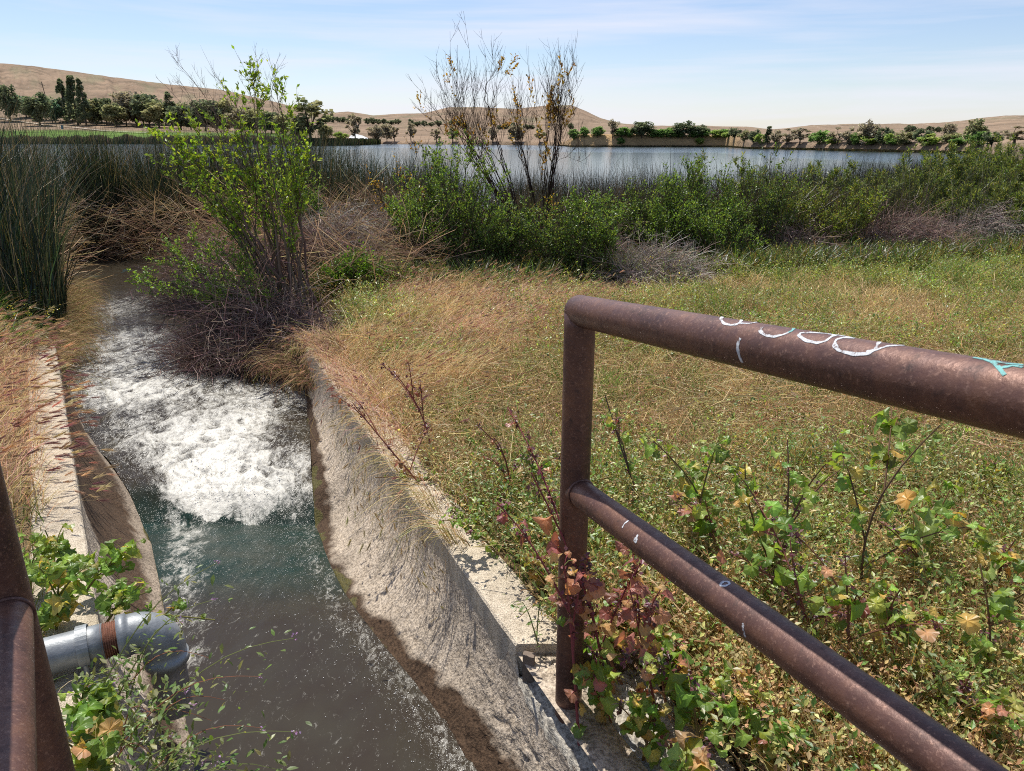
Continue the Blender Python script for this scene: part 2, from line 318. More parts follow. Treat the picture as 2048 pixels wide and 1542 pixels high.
def tag(o, label=None, cat=None, group=None, kind=None):
    if label: o['label'] = label
    if cat: o['category'] = cat
    if group: o['group'] = group
    if kind: o['kind'] = kind
    return o
def empty(name, loc):
    o = bpy.data.objects.new(name, None); COL.objects.link(o); o.location = tuple(float(q) for q in loc); o.empty_display_size = .1; return o

# ------------------------------------------------------------------ channel layout
def zw_of(y):
    return np.interp(y, [0, 2.45, 3.0, 3.45, 3.62, 3.9, 5.2, 12], [-.40, -.41, -.46, -.54, -.44, -.38, -.35, -.34])
XR_T = lambda y: .03-.455*(np.asarray(y, float)-1.754)
XL_T = lambda y: -1.547-.634*(np.asarray(y, float)-2.329)
def wl_pts(px):
    out = []
    for u, v in px:
        z = -.4
        for _ in range(8): q = unp(u, v, z); z = float(zw_of(q[1]))
        out.append(q)
    return np.array(out)
WR = wl_pts([(606, 740), (604, 850), (606, 950), (610, 1030), (632, 1120), (690, 1230), (790, 1350), (880, 1460), (960, 1580), (1020, 1700), (1060, 1850)])
WL = wl_pts([(137, 745), (150, 810), (200, 890), (262, 960), (305, 1040), (335, 1130), (352, 1220), (375, 1320), (400, 1420), (420, 1540), (430, 1700), (435, 1850)])
BL = wl_pts([(140, 735), (155, 690), (168, 640), (160, 590), (150, 555), (165, 528), (170, 512)])
BR = wl_pts([(606, 725), (580, 690), (520, 640), (450, 590), (390, 555), (345, 528), (310, 512)])
def curve_y(P, y): i = np.argsort(P[:, 1]); return np.interp(y, P[i, 1], P[i, 0])
YE = 5.05                                   # far end of both walls
def xl_edge(y): y = np.asarray(y, float); return np.where(y < YE, XL_T(y), curve_y(BL, y))
def xr_edge(y): y = np.asarray(y, float); return np.where(y < YE, XR_T(y), curve_y(BR, y))
CH_END = float(BL[-1, 1])

def ground_h(x, y):
    x = np.asarray(x, float); y = np.asarray(y, float)
    d = np.maximum(xl_edge(y)-x, x-xr_edge(y))*.88                     # >0 outside the channel
    d = np.where(y > CH_END, np.maximum(d, (y-CH_END)), d)
    fm = .24*sstep(1.80, 1.74, y)*(x > xl_edge(y)+.4); wall = sstep(.04+fm, .13+fm, d); bank = sstep(-.12, .55, d+.10*fbm(x, y, 3, 2.))
    f = np.where(y < YE, wall, np.where(y < YE+.4, wall*(1-(y-YE)/.4)+bank*(y-YE)/.4, bank))
    top = .015*fbm(x, y, 4, 1.3)-.012 + .05*fbm(x+5, y, 2, .35)*sstep(.3, 1.5, d)
    marsh = np.where(x < xl_edge(np.minimum(y, CH_END)), sstep(6.2, 8.5, y), sstep(8.6, 11.5, y - .25*np.maximum(x-2, 0)))
    top = top-.26*marsh
    # the bank falls away to the lake bed beyond the reeds; the shore swings away to the right
    shore = 14.0+np.maximum(x-4, 0)*1.25
    lake = sstep(0, 2.5, y-shore); top = top-.6*lake
    # lower concrete footing zone near the post on the right
    return -1.15+(top+1.15)*f

# ground sheet: fine near, coarse far
def grid_mesh(name, xs, ys, hf, cf, material, kind='structure', smooth=True, cull=None):
    X, Y = np.meshgrid(xs, ys); Z = hf(X, Y); mb = MB(); V = np.stack([X, Y, Z], -1).reshape(-1, 3); nx, ny = len(xs), len(ys)
    i = (np.arange(ny-1)*nx)[:, None]+np.arange(nx-1)[None]; F = np.stack([i, i+1, i+nx+1, i+nx], -1).reshape(-1, 4)
    mb.add(V, F, cf(V)); o = mb.build(name, material, smooth=smooth); o['kind'] = kind; return o
def ground_col(V):
    n = fbm(V[:, 0], V[:, 1], 4, .9); c = np.array([.20, .145, .085])+(n[:, None])*np.array([.08, .05, .03])
    deep = sstep(-.2, -.5, V[:, 2])[:, None]; c = c*(1-deep)+np.array([.05, .045, .03])*deep
    g = sstep(5.5, 9, V[:, 1])[:, None]*.6; c = c*(1-g)+np.array([.10, .09, .045])*g; return np.clip(c, .01, 1)
xs = np.unique(np.concatenate([np.linspace(-24, -6, 60), np.linspace(-6, 4, 260), np.linspace(4, 70, 120)]))
ys = np.unique(np.concatenate([np.linspace(-3, .4, 12), np.linspace(.4, 9, 220), np.linspace(9, 20, 90), np.linspace(20, 120, 50)]))
grid_mesh('ground', xs, ys, ground_h, ground_col, M_SOIL)

# ------------------------------------------------------------------ concrete channel walls
def wall_mesh(mb, Tfun, W, sgn, y0, y1, rough_zone):
    ny = 240; nv = 70; ys = np.linspace(y0, y1, ny); vv = np.linspace(0, 1.5, nv)
    iy = np.argsort(W[:, 1]); wx = np.interp(ys, W[iy, 1], W[iy, 0]); wz = zw_of(ys); tx = Tfun(ys)
    k = 7; ker = np.ones(k)/k; wx = np.convolve(np.pad(wx, k//2, 'edge'), ker, 'valid')
    wx = np.where(sgn*(tx-wx) < .015, tx-sgn*.015, wx)
    Y, Vv = np.meshgrid(ys, vv, indexing='ij'); TX = tx[:, None]; WX = wx[:, None]; WZ = wz[:, None]
    lin = Vv; e = 2.4
    X = TX+(WX-TX)*np.sign(lin)*np.abs(lin)**e; Z = WZ*lin*1.0-.035; Z = np.where(Y < 1.775, np.minimum(Z, -.105), Z) if sgn > 0 else Z
    n = fbm(Y*9, (X+Z)*9, 4); n2 = fbm(Y*40, Z*40, 3)
    rz = rough_zone(Y, Vv); X = X-sgn*(.006*n+.0025*n2)-sgn*rz*(.022*np.abs(fbm(Y*26, Z*26+3, 3))+.008*n2)
    V = np.stack([X, Y, Z], -1).reshape(-1, 3)
    i = (np.arange(ny-1)*nv)[:, None]+np.arange(nv-1)[None]; F = np.stack([i, i+1, i+nv+1, i+nv], -1).reshape(-1, 4)
    if sgn < 0: F = F[:, ::-1]
    return V, F, Y.ravel(), Vv.ravel()
def make_wall(name, label, Tfun, W, sgn, y0, rz, wetf, back):
    t = empty(name, (float(Tfun(2.5))+sgn*.08, 2.5, -.1)); tag(t, label, 'wall'); mb = MB(); org = np.array(t.location)
    V, F, Y, Vv = wall_mesh(mb, Tfun, W, sgn, y0, YE, rz); mb.add(V, F, wetf(Y, Vv, V))
    # back and end of the body
    ys = np.linspace(y0, YE, 30); tx = Tfun(ys); a = np.stack([tx-sgn*0-0*tx, ys, np.full(30, -.033)], -1); b = a+[sgn*back, 0, 0]; c = b-[0, 0, .9]
    Q = np.stack([a, b, c], 1).reshape(-1, 3); i = (np.arange(29)*3)[:, None]+np.arange(2)[None]; mb.add(Q, np.stack([i, i+1, i+4, i+3], -1).reshape(-1, 4), (0, 0, 0))
    e = np.array([[Tfun(YE)-sgn*.01, YE, -.03], [Tfun(YE)+sgn*back, YE, -.03], [Tfun(YE)+sgn*back, YE, -.95], [Tfun(YE)-sgn*.01, YE, -.95]]); mb.add(e, [(0, 1, 2, 3)], (.4, .2, 0))
    mb.build('wall_face', M_WALL, t, org, smooth=True); return t
def coping(parent, name, Tfun, sgn, y0, y1, z0, z1, wid, material, seed=0, over=.004):
    """slab with worn edges following the wall line; jagged outer edge"""
    ny = max(12, int((y1-y0)/.02)); ys = np.linspace(y0, y1, ny)
    prof = np.array([(-over, z0), (-over, z1-.008), (-over+.006, z1), (wid*.33, z1+.001), (wid*.66, z1), (wid-.008, z1), (wid, z1-.01), (wid, z0)])
    L = math.hypot(1, (Tfun(2.)-Tfun(1.))); P = []
    for k, (dx, z) in enumerate(prof):
        n = fbm(ys*6+seed, np.full(ny, k*.15+seed), 4); j = .004 if k < 6 else .012
        P.append(np.stack([Tfun(ys)+sgn*(dx*L+j*n), ys, np.full(ny, z)+.003*fbm(ys*9, np.full(ny, k*3.+seed), 3)], -1))
    P = np.stack(P, 1); m = P.shape[1]; i = (np.arange(ny-1)*m)[:, None]+np.arange(m-1)[None]
    F = np.stack([i, i+1, i+m+1, i+m], -1).reshape(-1, 4); mb = MB(); mb.add(P.reshape(-1, 3), F if sgn < 0 else F[:, ::-1], (.0, .0, .0))
    mb.F.append(np.array([range(m)])); mb.F.append(np.array([range((ny-1)*m, ny*m)]))
    return mb.build(name, material, parent, np.array(parent.location), smooth=False)
def wet_shade_right(Y, v, V):
    f = fbm(Y*3, v*3, 3)*.12
    f2 = fbm(Y*14, v*9, 3)*.10; algae = sstep(.86, .99, v+f+f2)*np.interp(Y, [1.4, 2.4, 3.], [.35, .8, 1]); eg = np.interp(Y, [1.3, 1.8, 2.3, 2.8, 3.6, 5], [.60, .72, .86, .92, .84, .70]); damp = sstep(eg-.10, eg+.05, v+.5*f+.6*f2)*1.0
    streak = sstep(.05, .5, fbm(Y*22, v*1.2, 3))*sstep(.75, .1, v)*.5  # dark vertical streaks fading down from the top edge
    blue = sstep(.55, .15, np.abs(v-.25)*2)*sstep(.5, .0, np.abs(Y-2.15))*.42  # shade of the upper face painted in as a grey-blue tint
    return np.stack([np.maximum(damp, streak), algae, blue], -1)
def wet_left(Y, v, V):
    f = fbm(Y*2.5, v*3, 3)*.10; edge = np.interp(Y, [1.5, 2.3, 2.7, 3.0, 3.8], [.70, .66, .45, .15, .0])
    w_ = v+.5*f+fbm(Y*16, v*10, 3)*.05; damp = .78*sstep(edge-.08, edge+.08, w_)*(1-.42*sstep(.80, .88, w_)); algae = sstep(.90, .99, w_)
    return np.stack([damp, algae, 0*v], -1)
wr = make_wall('channel_wall', 'long pebbly concrete channel wall with pale coping, right of the stream', XR_T, WR, 1, .55,
               lambda Y, v: sstep(2.35, 1.7, Y)*sstep(.25, .55, v)*sstep(1.15, .95, v), wet_shade_right, .12)
coping(wr, 'coping', XR_T, 1, 1.79, YE, -.14, .0, .155, M_COPE, 1)
wl_ = make_wall('channel_wall', 'damp stained concrete channel wall with coping beside golden grass, left of the stream', XL_T, WL, -1, .55,
                lambda Y, v: 0*Y, wet_left, .12)
coping(wl_, 'coping', XL_T, -1, .55, YE, -.14, .0, .17, M_COPE, 5)
# rough lower footing that carries the railing post
ft = empty('concrete_footing', (.25, 1.3, -.07)); tag(ft, 'rough broken concrete footing with pale blue stain under the right railing post', 'footing')
ny, nx = 110, 60; yy = np.linspace(.55, 1.77, ny); xx = np.linspace(0, .34, nx); Y, X = np.meshgrid(yy, xx, indexing='ij')
Z = -.075+.010*fbm(X*9, Y*9, 4)+.020*fbm(X*30, Y*30+5, 4)*sstep(1.2, 1.6, Y)-.02*sstep(.05, 0, X)
XX = XR_T(Y)-.004-.012*np.abs(fbm(Y*8, Y*0+3, 3))+X*1.1; stain = sstep(.07, .0, np.abs(X-.12-.05*(1.6-Y)-.02*fbm(Y*9, Y*0, 2)))*sstep(1.62, 1.5, Y)
mb = MB(); V = np.stack([XX, Y, Z], -1); V = np.concatenate([np.stack([XX[:, :1], Y[:, :1], Z[:, :1]-.16], -1), V, np.stack([XX[:, -1:], Y[:, -1:], Z[:, -1:]-.2], -1)], 1); m = nx+2
C = np.zeros(V.shape); C[:, 1:-1, 2] = stain
i = (np.arange(ny-1)*m)[:, None]+np.arange(m-1)[None]; mb.add(V.reshape(-1, 3), np.stack([i, i+1, i+m+1, i+m], -1).reshape(-1, 4)[:, ::-1], C.reshape(-1, 3))
mb.build('slab', M_FOOT, ft, np.array(ft.location), smooth=True)
# upright timber spacer in the joint
mb = MB(); q = unp(1045, 1300, 0.); bx = np.array([(x, y, z) for z in (-.19, -.004) for x, y in ((-.012, 0), (.02, -.012), (.024, .01), (-.008, .022))])+[q[0]+.012, 1.745, 0]
mb.add(bx, [(0, 1, 2, 3)[::-1], (4, 5, 6, 7), (0, 1, 5, 4), (1, 2, 6, 5), (2, 3, 7, 6), (3, 0, 4, 7)], (.2, .1, .1))
mb.build('joint_board', M_WOOD, ft, np.array(ft.location))

# ------------------------------------------------------------------ railings
PR = .0355
def pipe(name, a, b, parent, r=PR, sides=40, n=30, mt=None, wob=.0007):
    a, b = np.array(a, float), np.array(b, float); t = np.linspace(0, 1, n)[:, None]; P = (a+(b-a)*t)[None]
    mb = MB(); tubes(mb, P, r, (.1, .05, .04), sides, caps=True); return mb.build(name, mt or M_RUST, parent, np.array(parent.location), smooth=True)
EV = norm(np.array([-.346, .930, -.1205]))
def on_cyl(a, d, r, u, v):
    """where the sight line through a mark meets the pipe surface"""
    o = np.array([0, 0, CAMZ]); k = ray(u, v); k = k/np.linalg.norm(k); w = o-a
    kp = k-d*(k@d); wp = w-d*(w@d); A = kp@kp; B = 2*kp@wp; Cc = wp@wp-r*r; D = B*B-4*A*Cc
    if D < 0: t = -B/(2*A)
    else: t = (-B-math.sqrt(D))/(2*A)
    p = o+k*t; ax = a+d*((p-a)@d); nrm = norm(p-ax); return ax+nrm*(r+.0006), nrm
def strokes(name, parent, a, d, r, lines, wid, mt):
    mb = MB()
    for ln in lines:
        ln = np.array(ln, float); t = np.arange(len(ln)); tt = np.linspace(0, len(ln)-1, (len(ln)-1)*6+1)
        ln = np.stack([np.interp(tt, t, ln[:, 0]), np.interp(tt, t, ln[:, 1])], 1)
        ln[1:-1] = (ln[:-2]+ln[1:-1]*2+ln[2:])/4
        pts = [on_cyl(a, d, r, *q) for q in ln]; P = np.array([p for p, _ in pts]); Nn = np.array([k for _, k in pts])
        T = norm(np.gradient(P, axis=0)); S = np.cross(T, Nn); w = wid*(1+.8*fbm(tt*1.1, tt*0+len(ln), 3))
        A = P+S*w[:, None]*.5; B = P-S*w[:, None]*.5; Vt = np.stack([A, B, A-Nn*.0012, B-Nn*.0012], 1).reshape(-1, 3); n = len(P)
        i = np.arange(n-1)*4; F = np.concatenate([np.stack([i, i+1, i+5, i+4], -1), np.stack([i+2, i, i+4, i+6], -1), np.stack([i+1, i+3, i+7, i+5], -1)]); mb.add(Vt, F, (.8, .8, .8))
    return mb.build(name, mt, parent, ro)
ptop = unpY(1180, 622, 1.6); plow = unpY(1150, 978, 1.6)
pc = np.array([float(ptop[0])-.022, 1.6]); base_z = -.075
rail = empty('pipe_railing', (pc[0], pc[1], base_z)); tag(rail, 'rusty brown pipe railing with chalk scribbles on its top rail, right of the stream', 'railing')
ptop = np.array([pc[0], pc[1], ptop[2]]); plow = np.array([pc[0], pc[1], plow[2]])
ro = np.array(rail.location)
# mitred corner: post and top rail share one bent end piece
pipe('post', (pc[0], pc[1], base_z-.03), (pc[0], pc[1], ptop[2]+.004), rail)
tr = pipe('top_rail', ptop, ptop-EV*1.9, rail)
mb = MB(); th = np.linspace(0, np.pi, 15); ph = np.linspace(0, 2*np.pi, 33)
sp = np.array([(math.sin(a)*math.cos(b), math.sin(a)*math.sin(b), math.cos(a)) for a in th for b in ph])*PR*1.012+ptop
i = (np.arange(14)*33)[:, None]+np.arange(32)[None]; mb.add(sp, np.stack([i, i+33, i+34, i+1], -1).reshape(-1, 4), (.1, .05, .04)); mb.build('corner_weld', M_RUST, rail, ro, smooth=True)
lr = pipe('lower_rail', plow, plow-EV*1.9, rail, PR*.92)
t_ = np.linspace(0, 1, 40); an = t_*2*np.pi; e1 = norm(np.cross(EV, [0, 0, 1])); e2 = np.cross(e1, EV)
mb = MB(); ring = plow-EV*(PR+.002)+np.outer(np.cos(an), e1)*PR*.95+np.outer(np.sin(an), e2)*PR*.95; tubes(mb, ring[None], .0035, (.1, .05, .04), 6); mb.build('weld_bead', M_RUST, rail, ro, smooth=True)
cx = lambda p: [(1250+a*.3896, 550+b*.3896) for a, b in p]
S = [cx([(500, 215), (492, 228), (508, 250), (545, 258), (575, 255), (595, 240), (600, 228)]), cx([(545, 258), (590, 248), (640, 250), (690, 240)]),
     cx([(705, 268), (692, 285), (710, 305), (760, 318), (810, 308), (840, 296)]),
     cx([(1090, 312), (1040, 302), (960, 296), (900, 298), (893, 312), (930, 338), (990, 350), (1030, 340), (1060, 318), (1085, 308), (1160, 322)]),
     cx([(1180, 326), (1120, 322), (1085, 332), (1075, 360), (1100, 390), (1180, 408), (1250, 405), (1285, 385), (1305, 345)]),
     cx([(1240, 395), (1290, 385), (1350, 365), (1430, 362)])]
strokes('chalk_scribble', tr, ptop, -EV, PR, S, .0042, M_CHALK)
strokes('chalk_mark', tr, ptop, -EV, PR, [cx([(594, 325), (582, 345), (578, 375), (588, 420), (602, 448)])], .005, M_CHALK)
strokes('teal_scribble', tr, ptop, -EV, PR, [cx([(1790, 425), (1850, 435), (1905, 460), (1950, 515)]), cx([(1870, 440), (1950, 455), (2044, 462)]), cx([(1925, 478), (1990, 466), (2044, 474)])], .0042, M_TEAL); strokes('teal_scribble', tr, ptop, -EV, PR, [cx([(840, 296), (860, 285), (868, 274)])], .0042, M_TEAL)
c8 = lambda p: [(900+a*.3906, 1000+b*.3906) for a, b in p]
for q_ in ([c8([(915, 105), (895, 120), (882, 142)])], [c8([(962, 178), (955, 195), (950, 195), (942, 208), (952, 216), (958, 205), (952, 195)])],
    [c8([(1385, 430), (1400, 418), (1425, 418), (1432, 430), (1410, 440), (1388, 440), (1385, 430)])], [c8([(1500, 630), (1502, 665), (1512, 700)])]): strokes('chalk_mark', lr, plow, -EV, PR*.92, q_, .004, M_CHALK)
# left railing
lx, ly = -.905, 1.12; lt = empty('pipe_railing', (lx, ly, 0)); tag(lt, 'dark rusty pipe railing cut off by the left edge of the picture', 'railing')
EL = norm(np.array([-.55, .83, -.12])); lo = np.array([lx, ly, .600]); lu = np.array([lx, ly, 1.07])
pipe('post', (lx, ly, -.12), (lx, ly, 1.074), lt, .038); pipe('top_rail', lu, lu-EL*1.6, lt, .038); pipe('lower_rail', lo, lo-EL*1.6, lt, .036)
mb = MB(); tubes(mb, (lo-EL*.04+np.outer(np.cos(an), norm(np.cross(EL, [0, 0, 1])))*.037+np.outer(np.sin(an), [0, 0, 1])*.037)[None], .004, (.1, .05, .04), 6); mb.build('weld_bead', M_RUST, lt, np.array(lt.location), smooth=True)

# ------------------------------------------------------------------ galvanised outfall pipe
def galv():
    p1 = unp(118, 1306, .07); p2 = unp(322, 1252, .07); d = norm((p2-p1)*[1, 1, 0]); t = empty('drain_pipe', (p1[0], p1[1], 0.)); o = np.array(t.location)
    tag(t, 'grey galvanised pipe with elbow spilling down over the left channel wall', 'pipe')
    ec = p2-d*.0
    pipe('straight_pipe', p1-d*.55, ec-d*.145, t, .050, 48, 20, M_GALV)
    mb = MB(); k = 26; s = np.linspace(-.150, -.105, 120); an = s*0
    rr = .0480+.0022*np.sin(np.linspace(0, 8*2*np.pi, 120)); tubes(mb, (ec+np.outer(s, d))[None], rr[None], (.1, .1, .1), 40); mb.build('thread_ring', M_THREAD, t, o, smooth=True)
    # elbow: collar, bend, downward socket
    path = []; rad = []; bend = .075
    for s in (-.090, -.0895, -.066, -.0655, -.055): path.append(ec+d*(s-.02)); rad.append({-.090: .054, -.0895: .0615, -.066: .0615, -.0655: .0575, -.055: .057}[s])
    c0 = ec-d*.075
    for a in np.linspace(0, np.pi/2, 16): path.append(c0+d*bend*math.sin(a)-np.array([0, 0, 1])*bend*(1-math.cos(a))); rad.append(.057)
    e = path[-1]
    for s, r in ((.02, .057), (.0205, .0615), (.045, .0615), (.0455, .053)): path.append(e-np.array([0, 0, s])); rad.append(r)
    P = np.array(path); mb = MB()
    T = norm(np.gradient(P, axis=0)); side = norm(np.cross(d, [0, 0, 1])); X = np.cross(side, T); A = np.linspace(0, 2*np.pi, 41)[:-1]
    V = P[:, None]+np.array(rad)[:, None, None]*(np.cos(A)[None, :, None]*side[None, None]+np.sin(A)[None, :, None]*X[:, None]); n = len(P)
    i0 = (np.arange(n-1)*40)[:, None]+np.arange(40)[None]; i1 = (np.arange(n-1)*40)[:, None]+((np.arange(40)+1) % 40)[None]
    mb.add(V.reshape(-1, 3), np.stack([i0, i1, i1+40, i0+40], -1).reshape(-1, 4), (.4, .4, .4)); el = mb.build('elbow', M_GALV, t, o, smooth=True)
    bz = e-np.array([0, 0, .03]); mb = MB(); tubes(mb, np.array([bz, bz-[0, 0, .09], bz-[0, 0, .19]])[None], .049, (.3, .3, .3), 40)
    tubes(mb, np.array([bz-[0, 0, .191], bz-[0, 0, .02]])[None], .044, (.05, .05, .05), 40); mb.build('down_spout', mat_plain('stained_steel', (.24, .22, .20), .6, .3, .35, 25, .4), t, o, smooth=True)
    # strap clamp near the coping
    q = p1+d*.06; mb = MB(); ang = np.linspace(-.5, np.pi+.5, 22); P = q+np.outer(np.cos(ang), np.cross(d, [0, 0, 1]))*.056+np.outer(np.sin(ang), [0, 0, 1])*.056
    a_, b_ = P+d*.014, P-d*.014; V = np.stack([a_, b_, b_+(P-q)*.05, a_+(P-q)*.05], 1).reshape(-1, 3); i = np.arange(21)*4
    mb.add(V, np.concatenate([np.stack([i+2, i+3, i+7, i+6], -1), np.stack([i, i+3, i+7, i+4], -1), np.stack([i+1, i+2, i+6, i+5], -1)]), (.4, .4, .4))
    tubes(mb, np.array([P[0], P[0]+[0, 0, -.045]])[None], .006, (.4, .4, .4), 8, True); tubes(mb, np.array([P[-1], P[-1]+[0, 0, -.045]])[None], .006, (.4, .4, .4), 8, True)
    tubes(mb, np.array([P[0]+[.0, 0, -.045], P[0]+[0, 0, -.057]])[None], .019, (.4, .4, .4), 6, True); mb.build('strap_clamp', M_GALV, t, o)
galv()

# ------------------------------------------------------------------ stream and lake
def foam_amount(x, y):
    def blob(u, v, rx, ry, a):
        q = unp(u, v, -.40); return a*np.exp(-(((x-q[0])/rx)**2+((y-q[1])/ry)**2))
    f = blob(440, 955, .66, .30, 1.05)+blob(400, 880, .55, .35, .62)+blob(300, 790, .65, .55, .62)+blob(500, 830, .4, .45, .26)+blob(230, 700, .5, .7, .42)+blob(560, 800, .3, .5, .26)+blob(210, 630, .6, 1.0, .36)+blob(420, 720, .6, .5, .20)
    f = f+blob(260, 740, .35, .35, .2)
    dl = x-curve_y(WL, y); dr = curve_y(WR, y)-x
    # frothy strand shed along the left foot of the chute; sun glitter on the right edge painted in as foam
    sx_ = np.interp(y, [1.9, 2.4, 3.0, 3.6], [-1.06, -1.28, -1.56, -1.80])
    f = f+(.34+.3*fbm(x*12, y*7, 3))*np.exp(-((x-sx_-.03*fbm(y*5, y*0, 2))/(.07+.05*np.maximum(y-1.9, 0)))**2)*sstep(1.9, 2.3, y)*sstep(4, 3.5, y)
    f = f+.30*np.exp(-(dr/.10)**2)*sstep(5.5, 4.5, y)
    xm = (x+1.42)/.42; cut = 3.44+.12*np.minimum(xm*xm, 2.4)+.10*fbm(x*5, y*0+2, 5)     # foot of the jump: sharp upstream edge
    lim = np.where(y < cut, .0, 1.); strand = (.34+.3*fbm(x*12, y*7, 3))*np.exp(-((x-sx_-.03*fbm(y*5, y*0, 2))/(.07+.05*np.maximum(y-1.9, 0)))**2)*sstep(1.9, 2.3, y)+.22*np.exp(-(dr/.09)**2)
    f = f*(1-.8*sstep(.34, .04, dl)*sstep(4.25, 3.75, y))*(1-.55*sstep(.26, .02, dr)*sstep(5., 4.5, y)); f = f*(1+.35*fbm(x*3.1+4, y*2.3, 3))
    return np.where(y < cut, strand, f)
def stream():
    ys = np.concatenate([np.linspace(.5, 3.2, 230), np.linspace(3.2, 6.2, 330)[1:], np.linspace(6.2, CH_END+.6, 200)[1:]]); nx = 190; T = np.linspace(0, 1, nx)
    iy = np.argsort(WL[:, 1]); jy = np.argsort(WR[:, 1])
    xl = np.where(ys < YE, np.interp(ys, WL[iy, 1], WL[iy, 0])-.05, curve_y(BL, ys)-.25); xr = np.where(ys < YE, np.interp(ys, WR[jy, 1], WR[jy, 0])+.05, curve_y(BR, ys)+.25); kr = np.ones(41)/41; xl = np.convolve(np.pad(xl, 20, 'edge'), kr, 'valid'); xr = np.convolve(np.pad(xr, 20, 'edge'), kr, 'valid')
    X = xl[:, None]+(xr-xl)[:, None]*T[None]; Y = np.repeat(ys[:, None], nx, 1)
    f0 = foam_amount(X, Y)
    # warped ridged turbulence, stretched along the flow
    wx = X+.10*fbm(X*3, Y*3, 2); wy = Y+.10*fbm(X*3+9, Y*3, 2); al = wx*.91+wy*.41; ac = wy*.91-wx*.41
    rid = 1-np.abs(fbm(al*5.5, ac*4.0, 4))*2.2; rid2 = 1-np.abs(fbm(al*13+4, ac*10, 3))*2.0
    turb = sstep(3.5, 3.75, Y)*np.interp(Y, [3.4, 3.9, 4.8, 6.5, 9], [1, 1, .75, .35, .12])
    Z = zw_of(Y)+turb*(.045*fbm(al*3.2, ac*2.6, 3)+.016*rid*np.clip(f0+.3, 0, 1)+.010*rid2*np.clip(f0+.2, 0, 1)+.007*fbm(al*38, ac*30, 3)*np.clip(f0+.3, 0, 1))
    Z = Z+(1-turb)*.004*fbm(X*6, Y*3, 3)+sstep(2.4, 2.8, Y)*sstep(3.7, 3.4, Y)*.010*fbm(X*9, Y*5, 3)
    Z = Z+.006*np.clip(f0, 0, 1)*fbm(X*40, Y*40, 2)
    foam = f0*(.62+.45*np.clip(rid, -.6, 1))+.25*f0*(rid2-.3)-.06; foam = foam+.5*f0*np.clip(fbm(al*17, ac*7, 4), -.5, .5)
    spark = .16*sstep(12, 5, Y)*sstep(5.2, 5.8, Y)*sstep(.45, .9, rid)*sstep(-1.8, -2.6, X+(Y-5)*.55+1.0); foam = foam+spark  # sparkle on the pool painted into the foam mask
    green = sstep(2.5, 2.9, Y)*sstep(3.75, 3.5, Y); ripple = np.interp(Y, [.5, 2.2, 2.8, 3.6, 5, 12], [.28, .35, .8, 1., .95, .6])
    dr_ = xr[:, None]-.05-X; near = sstep(2.9, 2.3, Y); pt = np.clip(fbm(X*2.2, Y*1.2, 3)*1.5, 0, 1); ripple = ripple*(1-near)+near*(.11+.34*np.exp(-(dr_/.13)**2)+.16*pt+.15*sstep(2.1, 2.5, Y))
    C = np.stack([np.clip(foam, 0, 1), green, ripple], -1).reshape(-1, 3)
    ny = len(ys); i = (np.arange(ny-1)*nx)[:, None]+np.arange(nx-1)[None]; mb = MB(); mb.add(np.stack([X, Y, Z], -1).reshape(-1, 3), np.stack([i, i+1, i+nx+1, i+nx], -1).reshape(-1, 4), C)
    mb.build('stream_water', M_STREAM, smooth=True)['kind'] = 'structure'
    # flying drops and froth beads, the white ones doubling as sun glints
    N = 60000; k = rng.integers(0, ny-2, N); j = rng.integers(2, nx-2, N); w = np.clip(f0[k, j], 0, 1)
    keep = rng.random(N) < (w**1.3)*.30; k, j = k[keep], j[keep]
    P = np.stack([X[k, j], Y[k, j], Z[k, j]], -1)+rng.normal(size=(len(k), 3))*[.006, .006, .001]; hop = rng.random(len(k))**5*.09*turb[k, j]; P[:, 2] += hop
    O = np.array([(1, 0, 0), (0, 1, 0), (-1, 0, 0), (0, -1, 0), (0, 0, 1), (0, 0, -1)])*1.; OF = [(0, 1, 4), (1, 2, 4), (2, 3, 4), (3, 0, 4), (1, 0, 5), (2, 1, 5), (3, 2, 5), (0, 3, 5)]
    mb = MB(); scatter(mb, O, OF, P, frames(rng.normal(size=P.shape)), rng.uniform(.0008, .0034, len(k)), np.full((len(k), 3), .8))
    N2 = 900; y = rng.uniform(1.0, 3.4, N2); x = np.interp(y, WR[jy, 1], WR[jy, 0])-np.abs(rng.normal(size=N2))*.16; P = np.stack([x, y, zw_of(y)+.002], -1)  # white beads along the right water edge stand in for sun glints
    scatter(mb, O, OF, P, frames(rng.normal(size=P.shape)), rng.uniform(.0008, .0022, N2), np.full((N2, 3), .8))
    tag(mb.build('spray_and_glints', M_DROP, smooth=True), 'white froth and flying drops over the rapid, with white beads as sun glints', 'spray', kind='stuff')
stream()
KU = FPX/CP
u_of = lambda x, y: 1024+KU*x/np.maximum(y, 1e-3)
def shoreD(u): return np.interp(u, [-3000, -600, 0, 560, 600, 640, 700, 735, 760, 1100, 1140, 1450, 1500, 1700, 1970, 2010, 2060, 2300, 3200],
                               [60, 250, 365, 330, 250, 245, 262, 290, 345, 262, 214, 208, 162, 128, 98, 62, 40, 22, 12])
mb = MB(); A = np.linspace(-1.45, 1.45, 140); Rr = np.concatenate([[11.3], np.geomspace(13, 900, 150)])
Ag, Rg = np.meshgrid(A, Rr); V = np.stack([Rg*np.sin(Ag), Rg*np.cos(Ag), np.full(Ag.shape, -.345)], -1).reshape(-1, 3)
i = (np.arange(len(Rr)-1)*140)[:, None]+np.arange(139)[None]; pass
uu = u_of(V[:, 0], V[:, 1]); rf = .05+.9*sstep(.50, .62, V[:, 1]/shoreD(uu)+.06*fbm(V[:, 0]/40., V[:, 1]/14., 3))*sstep(560, 760, uu); rf = np.clip(rf, .05, 1)
